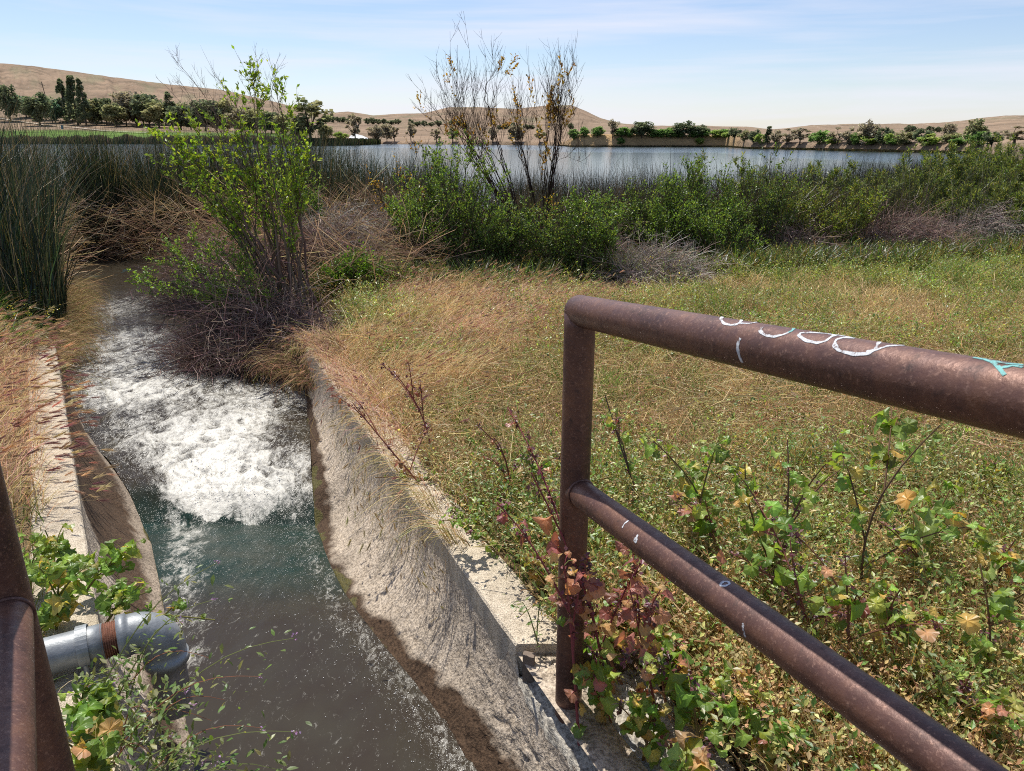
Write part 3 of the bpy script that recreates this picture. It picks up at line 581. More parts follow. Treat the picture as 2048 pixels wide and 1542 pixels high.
mb.add(V, np.stack([i, i+1, i+141, i+140], -1).reshape(-1, 4), np.repeat(rf[:, None], 3, 1)); mb.build('lake_water', M_LAKE)['kind'] = 'structure'

# ------------------------------------------------------------------ far land and hills
SKY = ([-1500, -600, -200, 0, 100, 200, 350, 450, 520, 600, 650, 700, 750, 800, 850, 900, 960, 1030, 1080, 1140, 1170, 1200, 1240, 1300, 1400, 1500, 1545, 1580, 1620, 1700, 1800, 1870, 1920, 1960, 2000, 2048, 2300, 3200],
       [150, 120, 128, 142, 150, 163, 181, 190, 204, 222, 233, 229, 236, 233, 232, 221, 221, 224, 219, 217, 228, 241, 251, 255, 255, 257, 262, 258, 254, 252, 252, 250, 246, 240, 237, 236, 232, 240])
def land_h(u, r):
    D = shoreD(u); e = r-D; bankh = np.interp(u, [0, 700, 1130, 1160, 1470, 1500, 2100], [.8, .8, .9, 3.0, 2.6, 1.0, 1.2])
    z = -1.2+(bankh+1.2)*sstep(-1, 4, e)+.0
    slope = np.interp(u, [-500, 0, 300, 640, 1140, 1480, 2048], [.042, .040, .034, .024, .019, .017, .02])
    z = z+slope*np.clip(e-12, 0, 900)
    top = (280-np.interp(u, *SKY))/KU*1.0; RID = np.interp(u, [0, 600, 700, 1200, 1300, 1900, 2048], [1500, 1500, 1900, 1900, 1900, 1500, 1300])
    H = top*RID+CAMZ; base = slope*900
    s = sstep(.42, 1., r/RID); rav = fbm(u/55.+3, r/420., 5)*(1-s)*s*4
    gul = -np.abs(fbm(u/28.+r*.0006, r/900.+7, 4))*s*np.clip(1-((r/RID)-.4)*1.45, 0, 1)*.30
    zr = np.minimum(z, H*.55)*(1-s)+H*s+(H*.045*rav+H*gul*.5)*sstep(1., .75, r/RID)
    zr = np.where(r > RID, H-(r-RID)*.12, zr)
    return np.where(e < 60, z, z*(1-sstep(60, 320, e))+zr*sstep(60, 320, e))
def land():
    U = np.concatenate([np.linspace(-3000, -250, 60), np.linspace(-240, 2290, 640), np.linspace(2300, 3200, 24)]); tt = np.linspace(0, 1, 230)**1.9
    Ug, Tg = np.meshgrid(U, tt); D = shoreD(Ug)-2.0; Rg = D+(2600-D)*Tg; Z = land_h(Ug, Rg); k = (Ug-1024)/KU
    Y = Rg/np.sqrt(1+k*k); Yp = Rg; X = k*Yp       # r measured along the view axis
    n = fbm(X/90., Yp/90., 5)+.5*fbm(X/25., Yp/25., 3); n = n-.9*np.clip(.10-np.abs(fbm(Ug/30.+2, Yp/500., 4)), 0, 1)*8*sstep(700, 1000, Rg); n2 = fbm(Ug/60., Yp/260., 4)
    tan = np.array([.27, .195, .135]); C = tan*(1+.28*n[..., None])
    gr = (sstep(.05, .6, n2)*sstep(600, 1100, Rg)*.55)[..., None]; C = C*(1-gr)+np.array([.21, .20, .12])*gr
    lawn = (sstep(640, 560, Ug)*sstep(1, 8, Rg-shoreD(Ug))*sstep(250, 150, Rg-shoreD(Ug)+30*n))[..., None]; C = C*(1-lawn)+np.array([.13, .21, .05])*(1+.2*n[..., None])*lawn
    e = Rg-shoreD(Ug); bk = (sstep(14, 4, e)*sstep(1100, 1150, Ug)*sstep(1500, 1460, Ug))[..., None]; C = C*(1-bk)+np.array([.48, .32, .17])*bk
    wt = (sstep(1.5, .2, e)*.8)[..., None]; C = C*(1-wt)+np.array([.07, .06, .035])*wt
    pale = (sstep(.25, .5, fbm(Ug/9., Yp/50., 3))*sstep(1480, 1600, Ug)*sstep(700, 1000, Rg)*.6)[..., None]; C = C*(1-pale)+np.array([.52, .42, .33])*pale
    mb = MB(); nu = len(U); i = (np.arange(len(tt)-1)*nu)[:, None]+np.arange(nu-1)[None]
    mb.add(np.stack([X, Yp, Z], -1).reshape(-1, 3), np.stack([i, i+1, i+nu+1, i+nu], -1).reshape(-1, 4), np.clip(C, .01, 1).reshape(-1, 3)); mb.build('hills', M_HILL, smooth=True)['kind'] = 'structure'
land()
def land_at(u, v):
    rs = np.concatenate([np.arange(1, 700, 1.5), np.arange(700, 1400, 6)])+shoreD(u); z = land_h(np.full(rs.shape, float(u)), rs); P = np.stack([(u-1024)/KU*rs, rs, z], -1); vv = proj(P)[1]
    i = np.argmax(vv <= v) if (vv <= v).any() else 3
    return P[i]
# pale cart path on the lawn
for pts in ([(-60, 230), (0, 237), (40, 243), (75, 248), (100, 252)], [(100, 252), (150, 256), (210, 263), (300, 268)]):
    q = np.array([land_at(*p) for p in pts]); t = np.linspace(0, len(pts)-1, 30); q = np.stack([np.interp(t, range(len(pts)), q[:, k]) for k in range(3)], -1); q[:, 2] = land_h(u_of(q[:, 0], q[:, 1]), q[:, 1])+.7
    mb = MB(); ribbons(mb, q[None], 3.2, (.5, .5, .4), np.array([[.25, .97, .0]])); mb.build('path', M_PATH)['kind'] = 'structure'

# ------------------------------------------------------------------ far trees
def tree_proto(kind, seed, cols):
    """unit tree (height 1); returns (trunk, crown) mesh builders"""
    g = np.random.default_rng(seed); tr, cr = MB(), MB(); bark = (.09, .07, .055)
    th = {'round': .35, 'conifer': .95, 'airy': .7, 'bush': .25, 'column': .8}[kind]
    p = np.array([[0, 0, -.03], [.01, 0, th*.3], [.02*g.normal(), .02*g.normal(), th*.65], [.03*g.normal(), .03*g.normal(), th]]); tubes(tr, p[None], np.array([[.03, .024, .018, .006]])*(1 if kind != 'bush' else .6), bark, 6)
    if kind == 'conifer':
        n = 60; z = g.random(n)**.9*.86+.12; w = (1-z)*.26+.02; a = g.random(n)*6.28; cen = np.stack([np.cos(a)*w, np.sin(a)*w, z-.02], -1); rad = .045+.04*(1-z)
    elif kind == 'column':
        n = 40; z = g.random(n)*.85+.12; w = .09*np.sin(np.clip(z, .1, .98)*np.pi)**.5; a = g.random(n)*6.28; cen = np.stack([np.cos(a)*w, np.sin(a)*w, z], -1); rad = np.full(n, .07)
    elif kind == 'airy':
        n = 26; d = norm(g.normal(size=(n, 3)))*(g.random((n, 1))**.4); cen = d*[.34, .34, .40]+[0, 0, .58]; rad = g.uniform(.06, .12, n)
    elif kind == 'bush':
        n = 34; d = norm(g.normal(size=(n, 3)))*(g.random((n, 1))**.35); cen = d*[.55, .55, .40]+[0, 0, .5]; cen[:, 2] = np.abs(cen[:, 2]); rad = g.uniform(.10, .2, n)
    else:
        n = 60; d = norm(g.normal(size=(n, 3)))*(g.random((n, 1))**.35); cen = d*[.42, .42, .40]+[0, 0, .52]; rad = g.uniform(.09, .17, n)
    if kind in ('airy', 'round', 'bush'):
        m = 14 if kind == 'airy' else 8; c = cen[:m]; s = np.array([0, 0, th*.35]); mid = (s+c)/2+g.normal(size=(m, 3))*.03; P = np.stack([np.broadcast_to(s, c.shape), mid, c], 1); tubes(tr, P, np.array([[.014, .010, .004]]), bark, 4)
    per = 46 if kind != 'airy' else 34; k = np.repeat(np.arange(n), per); off = norm(g.normal(size=(len(k), 3)))*(g.random((len(k), 1))**.45)*rad[k][:, None]*[1.15, 1.15, .85]
    P = cen[k]+off; sz = g.uniform(.035, .075, len(k))*(1.35 if kind == 'bush' else 1)*(.7 if kind in ('conifer', 'column') else 1); cl = 1.7*np.asarray(cols)[g.integers(0, len(cols), n)][k]*(1+.25*g.normal(size=(len(k), 1)))
    scatter(cr, [(-.5, -.5, 0), (.5, -.4, .1), (.4, .5, 0), (-.5, .4, .1)], [(0, 1, 2, 3)], P, frames(g.normal(size=P.shape)), sz, np.clip(cl, .005, .6)); return tr, cr
PROTO = {}
TC = {'dark': [(.085, .105, .065), (.12, .135, .085)], 'olive': [(.15, .16, .09), (.20, .19, .11)], 'green': [(.11, .18, .06), (.14, .215, .07)], 'lime': [(.18, .25, .07), (.24, .28, .09)],
      'grey': [(.19, .165, .13), (.24, .21, .16)], 'teal': [(.09, .15, .10), (.12, .18, .12)]}
def put_tree(name, kind, tone, u, vt, vb, wid, label, cat='tree', group=None, rdist=None, seed=None):
    p = land_at(u, vb) if rdist is None else np.array([(u-1024)/KU*rdist, rdist, CAMZ-(vb-280)/KU*rdist])
    h = (vb-vt)/KU*p[1]; w = wid*(1.5 if 'park' in name else 1.2)/KU*p[1]; key = (kind, tone, (seed if seed is not None else int(u)) % 6)
    base = {'round': .95, 'conifer': .55, 'airy': .8, 'bush': 1.35, 'column': .34}[kind]
    t = empty(name, p); t.rotation_euler[2] = (u*1.7) % 6.28; tag(t, label, cat, group)
    if key not in PROTO:
        tr, cr = tree_proto(kind, key[2]*31+len(kind)*7+len(tone)*3+3, TC[tone]); PROTO[key] = [tr.build('trunk', M_STEM), cr.build('crown', M_FAR)]; src = PROTO[key]
        for o in src: o.parent = t
    else:
        for o in PROTO[key]: c = o.copy(); COL.objects.link(c); c.parent = t
    s = w/base; t.scale = (s, s, h); return t
ORD = 'first second third fourth fifth sixth seventh eighth ninth tenth eleventh twelfth thirteenth fourteenth fifteenth sixteenth seventeenth eighteenth nineteenth twentieth twenty-first twenty-second twenty-third twenty-fourth twenty-fifth twenty-sixth'.split()
put_tree('eucalyptus_tree', 'round', 'dark', 29, 170, 243, 40, 'bulky dark eucalyptus standing alone on the golf lawn at far left')
put_tree('eucalyptus_tree', 'round', 'dark', -4, 182, 236, 36, 'dark tree cut by the left edge beyond the lawn')
for k, (u, vt, vb, w, kd, tn) in enumerate([(62, 190, 236, 34, 'round', 'teal'), (86, 184, 252, 40, 'round', 'dark'), (118, 196, 246, 30, 'round', 'teal')]):
    put_tree('park_tree', kd, tn, u, vt, vb, w, ['pale blue green tree right of the lone eucalyptus', 'dark leaning tree by the cart path, left of the utility pole', 'hazy green tree just right of the utility pole'][k])
for k, (u, vt, vb, w) in enumerate([(140, 163, 246, 30), (162, 157, 250, 34), (178, 164, 252, 28)]):
    put_tree('conifer', 'conifer', 'dark', u, vt, vb, w, ['leftmost of three dark conifers against the tan hill', 'middle and tallest of three dark conifers against the tan hill', 'rightmost of three dark conifers against the tan hill'][k], group='three conifers beyond the lawn')
row = [(198, 202, 250, 30, 'olive'), (219, 194, 250, 34, 'dark'), (238, 206, 254, 32, 'olive'), (258, 183, 252, 34, 'grey'), (280, 182, 252, 42, 'grey'), (303, 186, 254, 40, 'dark'), (322, 200, 256, 40, 'olive'), (349, 190, 256, 16, 'dark'),
       (365, 212, 260, 38, 'dark'), (385, 214, 260, 34, 'dark'), (414, 199, 262, 42, 'dark'), (436, 215, 262, 30, 'grey'), (458, 196, 262, 34, 'olive'), (484, 215, 264, 38, 'grey'), (515, 220, 266, 40, 'olive'), (545, 224, 268, 38, 'dark'), (572, 228, 272, 34, 'olive')]
for k, (u, vt, vb, w, tn) in enumerate(row):
    put_tree('park_tree', 'column' if w < 20 else 'round', tn, u, vt, vb, w, f'{ORD[k]} from left in the tree row right of the conifers', group='tree row behind the lawn')
for k, (u, vt, vb, w, tn) in enumerate([(210, 212, 246, 34, 'teal'), (248, 205, 247, 34, 'olive'), (292, 200, 248, 36, 'olive'), (336, 205, 250, 34, 'teal'), (375, 205, 250, 30, 'olive'), (400, 210, 252, 36, 'olive'), (447, 210, 254, 34, 'teal'), (500, 214, 256, 36, 'olive'), (532, 220, 258, 34, 'olive'), (100, 196, 240, 30, 'teal'), (152, 205, 242, 34, 'olive'), (185, 208, 244, 34, 'olive')]):
    put_tree('park_tree', 'round', tn, u, vt, vb, w, f'paler tree showing behind the front park row, {ORD[[2, 3, 4, 5, 6, 7, 8, 9, 10, 0, 1, 1][k] if k != 11 else 11]} from left', group='paler trees behind the park row', seed=k)
t = put_tree('gnarled_tree', 'airy', 'olive', 622, 206, 290, 78, 'tall twisting open crowned tree on the dark lake point')
put_tree('gnarled_tree', 'round', 'olive', 604, 240, 292, 44, 'low rounded tree at the foot of the twisting tree')
for k, (u, vt, vb, w, kd, tn) in enumerate([(651, 248, 281, 30, 'round', 'olive'), (682, 262, 281, 24, 'round', 'lime'), (711, 225, 283, 34, 'airy', 'grey'), (752, 248, 283, 28, 'round', 'grey'), (774, 248, 284, 24, 'round', 'grey'), (789, 252, 284, 20, 'airy', 'grey'), (822, 248, 285, 24, 'airy', 'grey'), (873, 256, 286, 22, 'airy', 'grey'), (905, 258, 287, 24, 'airy', 'olive'), (985, 258, 288, 22, 'airy', 'grey'), (1032, 252, 288, 30, 'round', 'grey'), (1080, 262, 290, 22, 'airy', 'olive')]):
    lb = ['dark round tree left of the picnic shelter', 'small lime tree left of the picnic shelter', 'tall thin airy tree right above the picnic shelter', 'grey brown tree first right of the picnic shelter', 'grey brown tree second right of the picnic shelter', 'thin tree third right of the picnic shelter',
          'bare tree standing apart right of the shelter group', 'thin grey shoreline tree behind the bare shrubs twigs', 'olive shoreline tree behind the bare shrub stems', 'faint shoreline tree behind the tallest bare stem', 'brown shoreline tree behind the forked bare stems', 'last thin shoreline tree before the open bank'][k]
    put_tree('shore_tree', kd, tn, u, vt, vb, w, lb)
for k in range(26):
    u = [658, 668, 678, 688, 699, 736, 748, 760, 772, 784, 797, 822, 836, 850, 864, 878, 905, 918, 1000, 1012, 1024, 1040, 1055, 1140, 1062, 930][k]; k = sorted(range(26), key=[658, 668, 678, 688, 699, 736, 748, 760, 772, 784, 797, 822, 836, 850, 864, 878, 905, 918, 1000, 1012, 1024, 1040, 1055, 1140, 1062, 930].__getitem__).index(k); vb = 246 if k < 5 else 250 if k < 11 else 254 if k < 18 else 260
    put_tree('distant_tree', 'bush' if k % 3 else 'round', 'dark', u, vb-[14, 16, 12, 13, 10][k % 5], vb, 14, f'{ORD[k]} small dark tree from the left in the band below the central hills', group='dark tree band under the central hills')
grove = [(1148, 258, 281, 20, 'green'), (1168, 257, 279, 18, 'green'), (1195, 256, 279, 24, 'green'), (1243, 257, 279, 30, 'green'), (1262, 259, 279, 22, 'green'), (1304, 260, 279, 24, 'green'), (1322, 260, 279, 24, 'green'), (1341, 259, 280, 26, 'green'), (1356, 262, 281, 22, 'green'), (1388, 257, 280, 26, 'green'), (1405, 260, 280, 28, 'green'), (1432, 262, 281, 22, 'lime'), (1448, 260, 280, 24, 'green'), (1456, 267, 282, 22, 'lime')]
for k, (u, vt, vb, w, tn) in enumerate(grove):
    put_tree('grove_tree', 'round', tn, u, vt, vb, w, f'{ORD[k]} low round green tree from the left on the bank grove', group='round green grove on the far bank')
for u, vt, vb, w, kd, tn, lb in [(1225, 242, 278, 24, 'airy', 'grey', 'tall sparse grey tree poking above the left of the grove'), (1283, 246, 279, 40, 'round', 'dark', 'largest dark tree in the left half of the bank grove'), (1364, 246, 282, 38, 'round', 'dark', 'tall dark tree in the middle of the bank grove'),
                                (1394, 251, 279, 34, 'round', 'dark', 'dark dome tree just right of the tall grove tree'), (1468, 259, 282, 22, 'round', 'dark', 'dark tree closing the right end of the bank grove'), (1241, 276, 290, 18, 'bush', 'green', 'green bush on the dry bank slope below the grove'), (1399, 278, 293, 20, 'bush', 'lime', 'olive bush on the dry bank slope, right half')]:
    put_tree('grove_tree' if kd != 'bush' else 'bank_bush', kd, tn, u, vt, vb, w, lb, 'tree' if kd != 'bush' else 'bush')
rs = [(1488, 268, 293, 26, 'bush', 'olive'), (1508, 262, 293, 20, 'round', 'dark'), (1522, 272, 294, 26, 'bush', 'lime'), (1536, 255, 290, 12, 'column', 'dark'), (1552, 259, 291, 18, 'round', 'grey'), (1574, 265, 295, 36, 'airy', 'grey'), (1600, 262, 296, 38, 'airy', 'grey'), (1640, 266, 297, 42, 'bush', 'green'), (1676, 264, 297, 34, 'airy', 'grey'),
      (1700, 262, 298, 34, 'bush', 'grey'), (1716, 274, 299, 30, 'bush', 'green'), (1735, 249, 298, 46, 'bush', 'grey'), (1768, 262, 299, 34, 'bush', 'dark'), (1745, 280, 301, 40, 'bush', 'lime'), (1782, 278, 302, 36, 'bush', 'lime'), (1812, 270, 300, 44, 'bush', 'olive'), (1848, 266, 300, 36, 'bush', 'dark'), (1862, 280, 304, 50, 'bush', 'lime'), (1905, 276, 303, 40, 'bush', 'olive'), (1896, 252, 290, 24, 'round', 'grey'),
      (1948, 246, 300, 44, 'bush', 'olive'), (1985, 262, 298, 34, 'bush', 'dark'), (1960, 276, 306, 52, 'bush', 'green'), (1915, 284, 305, 40, 'bush', 'green'), (2030, 268, 300, 60, 'airy', 'grey'), (1790, 288, 303, 30, 'bush', 'green'), (1665, 284, 299, 30, 'bush', 'lime')]
rl = ['low olive tree at the left end of the right shore', 'dark small tree near the left end of the right shore', 'yellowish bush by the water after the grove', 'narrow pointed dark tree on the right shore', 'grey upright tree beside the narrow pointed one', 'bare grey brown tree, left one of a pale pair', 'bare grey brown tree, right one of a pale pair', 'bright rounded green tree on the right shore', 'grey leafless thicket right of the bright round tree', 'grey brown tree under the tall airy one',
      'green bush under the grey thicket', 'tallest grey feathery tree of the right shore', 'dark tree right of the feathery tall one', 'lime bush below the feathery tall tree', 'lime bush right of and below the feathery tall tree', 'broad olive bush at mid right shore', 'dark rounded tree above the olive bushes', 'widest yellow green bush by the water', 'olive bush right of the widest yellow bush', 'small grey tree on the rise above the right shore',
      'big olive tree on the right shore below the brown hill', 'dark tree right of the big olive tree', 'big green bush where the lake ends at right', 'green bush left of the lake end', 'bare grey thicket at the right edge below the hill', 'small green bush among the lime ones', 'small lime bush right of the round green tree']
for (u, vt, vb, w, kd, tn), lb in zip(rs, rl): put_tree('shore_tree' if kd != 'bush' else 'shore_bush', kd, tn, u, vt, vb, w, lb, 'tree' if kd != 'bush' else 'bush')
for u, vt, vb, w, lb in [(1818, 250, 268, 22, 'dark tree cluster on the tan rise, leftmost'), (1836, 257, 268, 18, 'dark tree second on the tan rise'), (1858, 252, 266, 18, 'dark tree third on the tan rise'), (1876, 253, 266, 18, 'dark tree fourth on the tan rise')]: put_tree('rise_tree', 'bush', 'dark', u, vt, vb, w, lb)
# utility pole, shelter, bin
p = land_at(112, 246); k = p[1]/KU; t = empty('utility_pole', p); tag(t, 'dark wooden utility pole with crossarm leaning left among the park trees', 'utility pole')
mb = MB(); top = np.array([-7*k, 0, 76*k]); tubes(mb, np.array([[0, 0, -.5], top])[None], .30, (.04, .03, .03), 8, True); mb.build('pole', M_DARK, t)
mb = MB(); c = top-[0, 0, 6*k]; tubes(mb, np.array([c+[-11*k*.35, -1, 1.0], c+[11*k*.35, 1, -.4]])[None], .16, (.04, .03, .03), 6, True); mb.build('crossarm', M_DARK, t)
p = land_at(718, 282); k = p[1]/KU; t = empty('picnic_shelter', p); tag(t, 'low picnic shelter with pale sloping roof on the far lake shore', 'shelter')
mb = MB(); w, h = 36*k, 8*k; Vb = np.array([(-w/2, -2, 6*k), (w/2, -2, 3.5*k), (w/2, 5, 3.5*k), (-w/2, 5, 6*k), (-w*.35, 1, 15*k), (w*.2, 1, 10*k)]); Vb = np.concatenate([Vb, Vb-[0, 0, .35]])
mb.add(Vb, [(0, 1, 5, 4), (2, 3, 4, 5), (6, 7, 11, 10)[::-1], (8, 9, 10, 11)[::-1], (0, 1, 7, 6), (2, 3, 9, 8)], (.6, .6, .6)); mb.add(Vb, [(0, 4, 3), (1, 2, 5)], (.6, .6, .6)); mb.build('roof', M_ROOF, t)
for q in ((-.42, 0), (-.15, 0), (.15, 0), (.42, 0), (-.42, 4), (.42, 4)):
    mb = MB(); tubes(mb, np.array([[q[0]*w, q[1], -.5], [q[0]*w, q[1], 5*k]])[None], .16, (.05, .04, .04), 6); mb.build('leg', M_DARK, t)
p = land_at(129, 258); k = p[1]/KU; t = empty('litter_bin', p); tag(t, 'small blue grey bin on the lawn below the conifers', 'bin')
mb = MB(); tubes(mb, np.array([[0, 0, -.2], [0, 0, 6.5*k]])[None], 2.0*k, (.1, .2, .2), 12, True); mb.build('body', M_BIN, t); mb = MB(); tubes(mb, np.array([[0, 0, 6.6*k], [0, 0, 7.6*k]])[None], 2.3*k, (.1, .2, .2), 12, True); mb.build('lid', M_BIN, t)
# far shoreline reeds
mb = MB(); N = 9000; u = rng.uniform(-250, 600, N); D = shoreD(u)+rng.uniform(-3, 3, N); h = rng.uniform(2.2, 4.8, N)*(.8+.4*fbm(u/30., u*0, 2)); P0 = np.stack([(u-1024)/KU*D, D, np.full(N, -.5)], -1); P1 = P0+np.stack([rng.normal(size=N)*.3, 0*u, h], -1)
ribbons(mb, np.stack([P0, P1], 1), np.array([[.5, .2]]).repeat(N, 0), pick([(.10, .085, .07), (.16, .13, .10), (.07, .085, .05)], N), np.tile([1., 0, 0], (N, 1)))
N = 2500; u = rng.uniform(600, 760, N); D = shoreD(u)+rng.uniform(-2, 5, N); h = rng.uniform(.8, 2.6, N); P0 = np.stack([(u-1024)/KU*D, D, np.full(N, -.5)], -1); P1 = P0+np.stack([rng.normal(size=N)*.3, 0*u, h], -1)
ribbons(mb, np.stack([P0, P1], 1), np.array([[.7, .3]]).repeat(N, 0), pick([(.03, .04, .02), (.05, .05, .03)], N), np.tile([1., 0, 0], (N, 1)))
N = 5000; u = rng.uniform(1120, 2010, N); D = shoreD(u)+rng.uniform(-1, 2, N); h = rng.uniform(.15, .45, N); P0 = np.stack([(u-1024)/KU*D, D, np.full(N, -.4)], -1); P1 = P0+np.stack([rng.normal(size=N)*.3, 0*u, h], -1)
ribbons(mb, np.stack([P0, P1], 1), np.array([[.5, .2]]).repeat(N, 0), pick([(.03, .03, .02), (.06, .05, .03)], N), np.tile([1., 0, 0], (N, 1)))
tag(mb.build('shoreline_reeds', M_FAR), 'dark reed fringe along the far lake shore', 'reeds', kind='stuff')

# ------------------------------------------------------------------ near vegetation helpers
def outside(x, y, m=.16): return np.maximum(xl_edge(y)-x, x-xr_edge(y)) > m
def sample_ground(N, x0, x1, y0, y1, m=.16):
    # more points near the eye
    y = y0+(y1-y0)*rng.random(N)**1.25; x = rng.uniform(x0, x1, N); ok = outside(x, y, m)
    P = np.stack([x, y, ground_h(x, y)], -1)[ok]; return P[inview(P, 160)]
def blades(mb, P, H, W, az, bend, C, tipC=None, K=5):
    N = len(P); t = np.linspace(0, 1, K)[None]; h = H[:, None]; lean = bend[:, None]
    d = np.stack([np.cos(az), np.sin(az), 0*az], -1); th = lean*t*1.25
    L = h*t; up = L*np.cos(th*.8); out = L*np.sin(th)
    Q = P[:, None]+d[:, None]*out[..., None]; Q[..., 2] += up
    side = np.stack([-np.sin(az+rng.normal(size=N)*.9), np.cos(az+rng.normal(size=N)*.9), 0*az], -1)
    Wk = W[:, None]*np.array([.8, 1, .8, .5, .08])[None] if K == 5 else W[:, None]*np.linspace(1, .1, K)[None]
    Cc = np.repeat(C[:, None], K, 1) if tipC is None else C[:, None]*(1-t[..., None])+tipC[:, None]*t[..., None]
    ribbons(mb, Q, Wk, Cc, side); return Q
def head_template(n=16, seed=1, spread=.42):
    g = np.random.default_rng(seed); V = []; F = []
    for i in range(n):
        z = i/n; a = i*2.4; o = np.array([math.cos(a), 0, math.sin(a)]); b = np.array([0, z*.62, 0])+o*.035; tip = b+np.array([0, .40+.1*g.random(), 0])+o*spread*.32
        s = np.array([-math.sin(a), .0, math.cos(a)])*.020; k = len(V); V += [b-s, b+s, tip]; F += [(k, k+1, k+2)]
    k = len(V); V += [(-.035, 0, 0), (.035, 0, 0), (.045, .4, 0), (0, .75, 0), (-.045, .4, 0), (0, 0, -.035), (0, 0, .035), (0, .4, .045), (0, .4, -.045)]
    F += [(k, k+1, k+2), (k, k+2, k+4), (k+4, k+2, k+3), (k+5, k+6, k+7), (k+5, k+7, k+8), (k+8, k+7, k+3)]; return np.array(V), F
HEAD_V, HEAD_F = head_template()
def heads(mb, Q, size, C):
    d = Q[:, -1]-Q[:, -2]; scatter(mb, HEAD_V, HEAD_F, Q[:, -1], frames(d, roll=rng.random(len(Q))*6.28), size, C)
def wgt(P, pts):
    w = np.zeros(len(P))
    for u, v, r in pts:
        q = unp(u, v, 0.); w = np.maximum(w, np.exp(-(((P[:, 0]-q[0])/r)**2+((P[:, 1]-q[1])/r)**2)))
    return w+.25*fbm(P[:, 0], P[:, 1], 4, 1.6)
GREEN = [(.11, .19, .035), (.14, .23, .045), (.08, .15, .035)]; OLIVE = [(.22, .21, .07), (.29, .25, .09), (.16, .17, .055)]; STRAW = [(.60, .44, .22), (.50, .36, .17), (.68, .54, .31)]
PINK = [(.62, .38, .30), (.68, .46, .36), (.52, .30, .26)]; GOLD = [(.66, .48, .24), (.58, .39, .20), (.74, .58, .35)]
gold_pts = [(700, 800, .5), (750, 880, .3), (660, 710, .4), (850, 770, .4), (860, 640, .35), (930, 590, .35)]; pink_pts = [(1000, 660, .55), (1000, 600, .5), (1100, 625, .5), (830, 600, .45), (900, 680, .3)]
tan_pts = [(1800, 660, .8), (2000, 650, .8), (1480, 575, .5), (1300, 590, .6), (1850, 620, 1.1), (1650, 560, .6), (1560, 700, .5), (1950, 500, 1.2), (1200, 570, .5), (1800, 760, .6)]; green_pts = [(1600, 560, .9), (1350, 600, .5), (2000, 600, .8), (770, 655, .3), (1500, 640, .4), (1250, 650, .4), (900, 830, .3), (1050, 770, .4), (1200, 780, .4), (700, 680, .3), (880, 720, .3)]

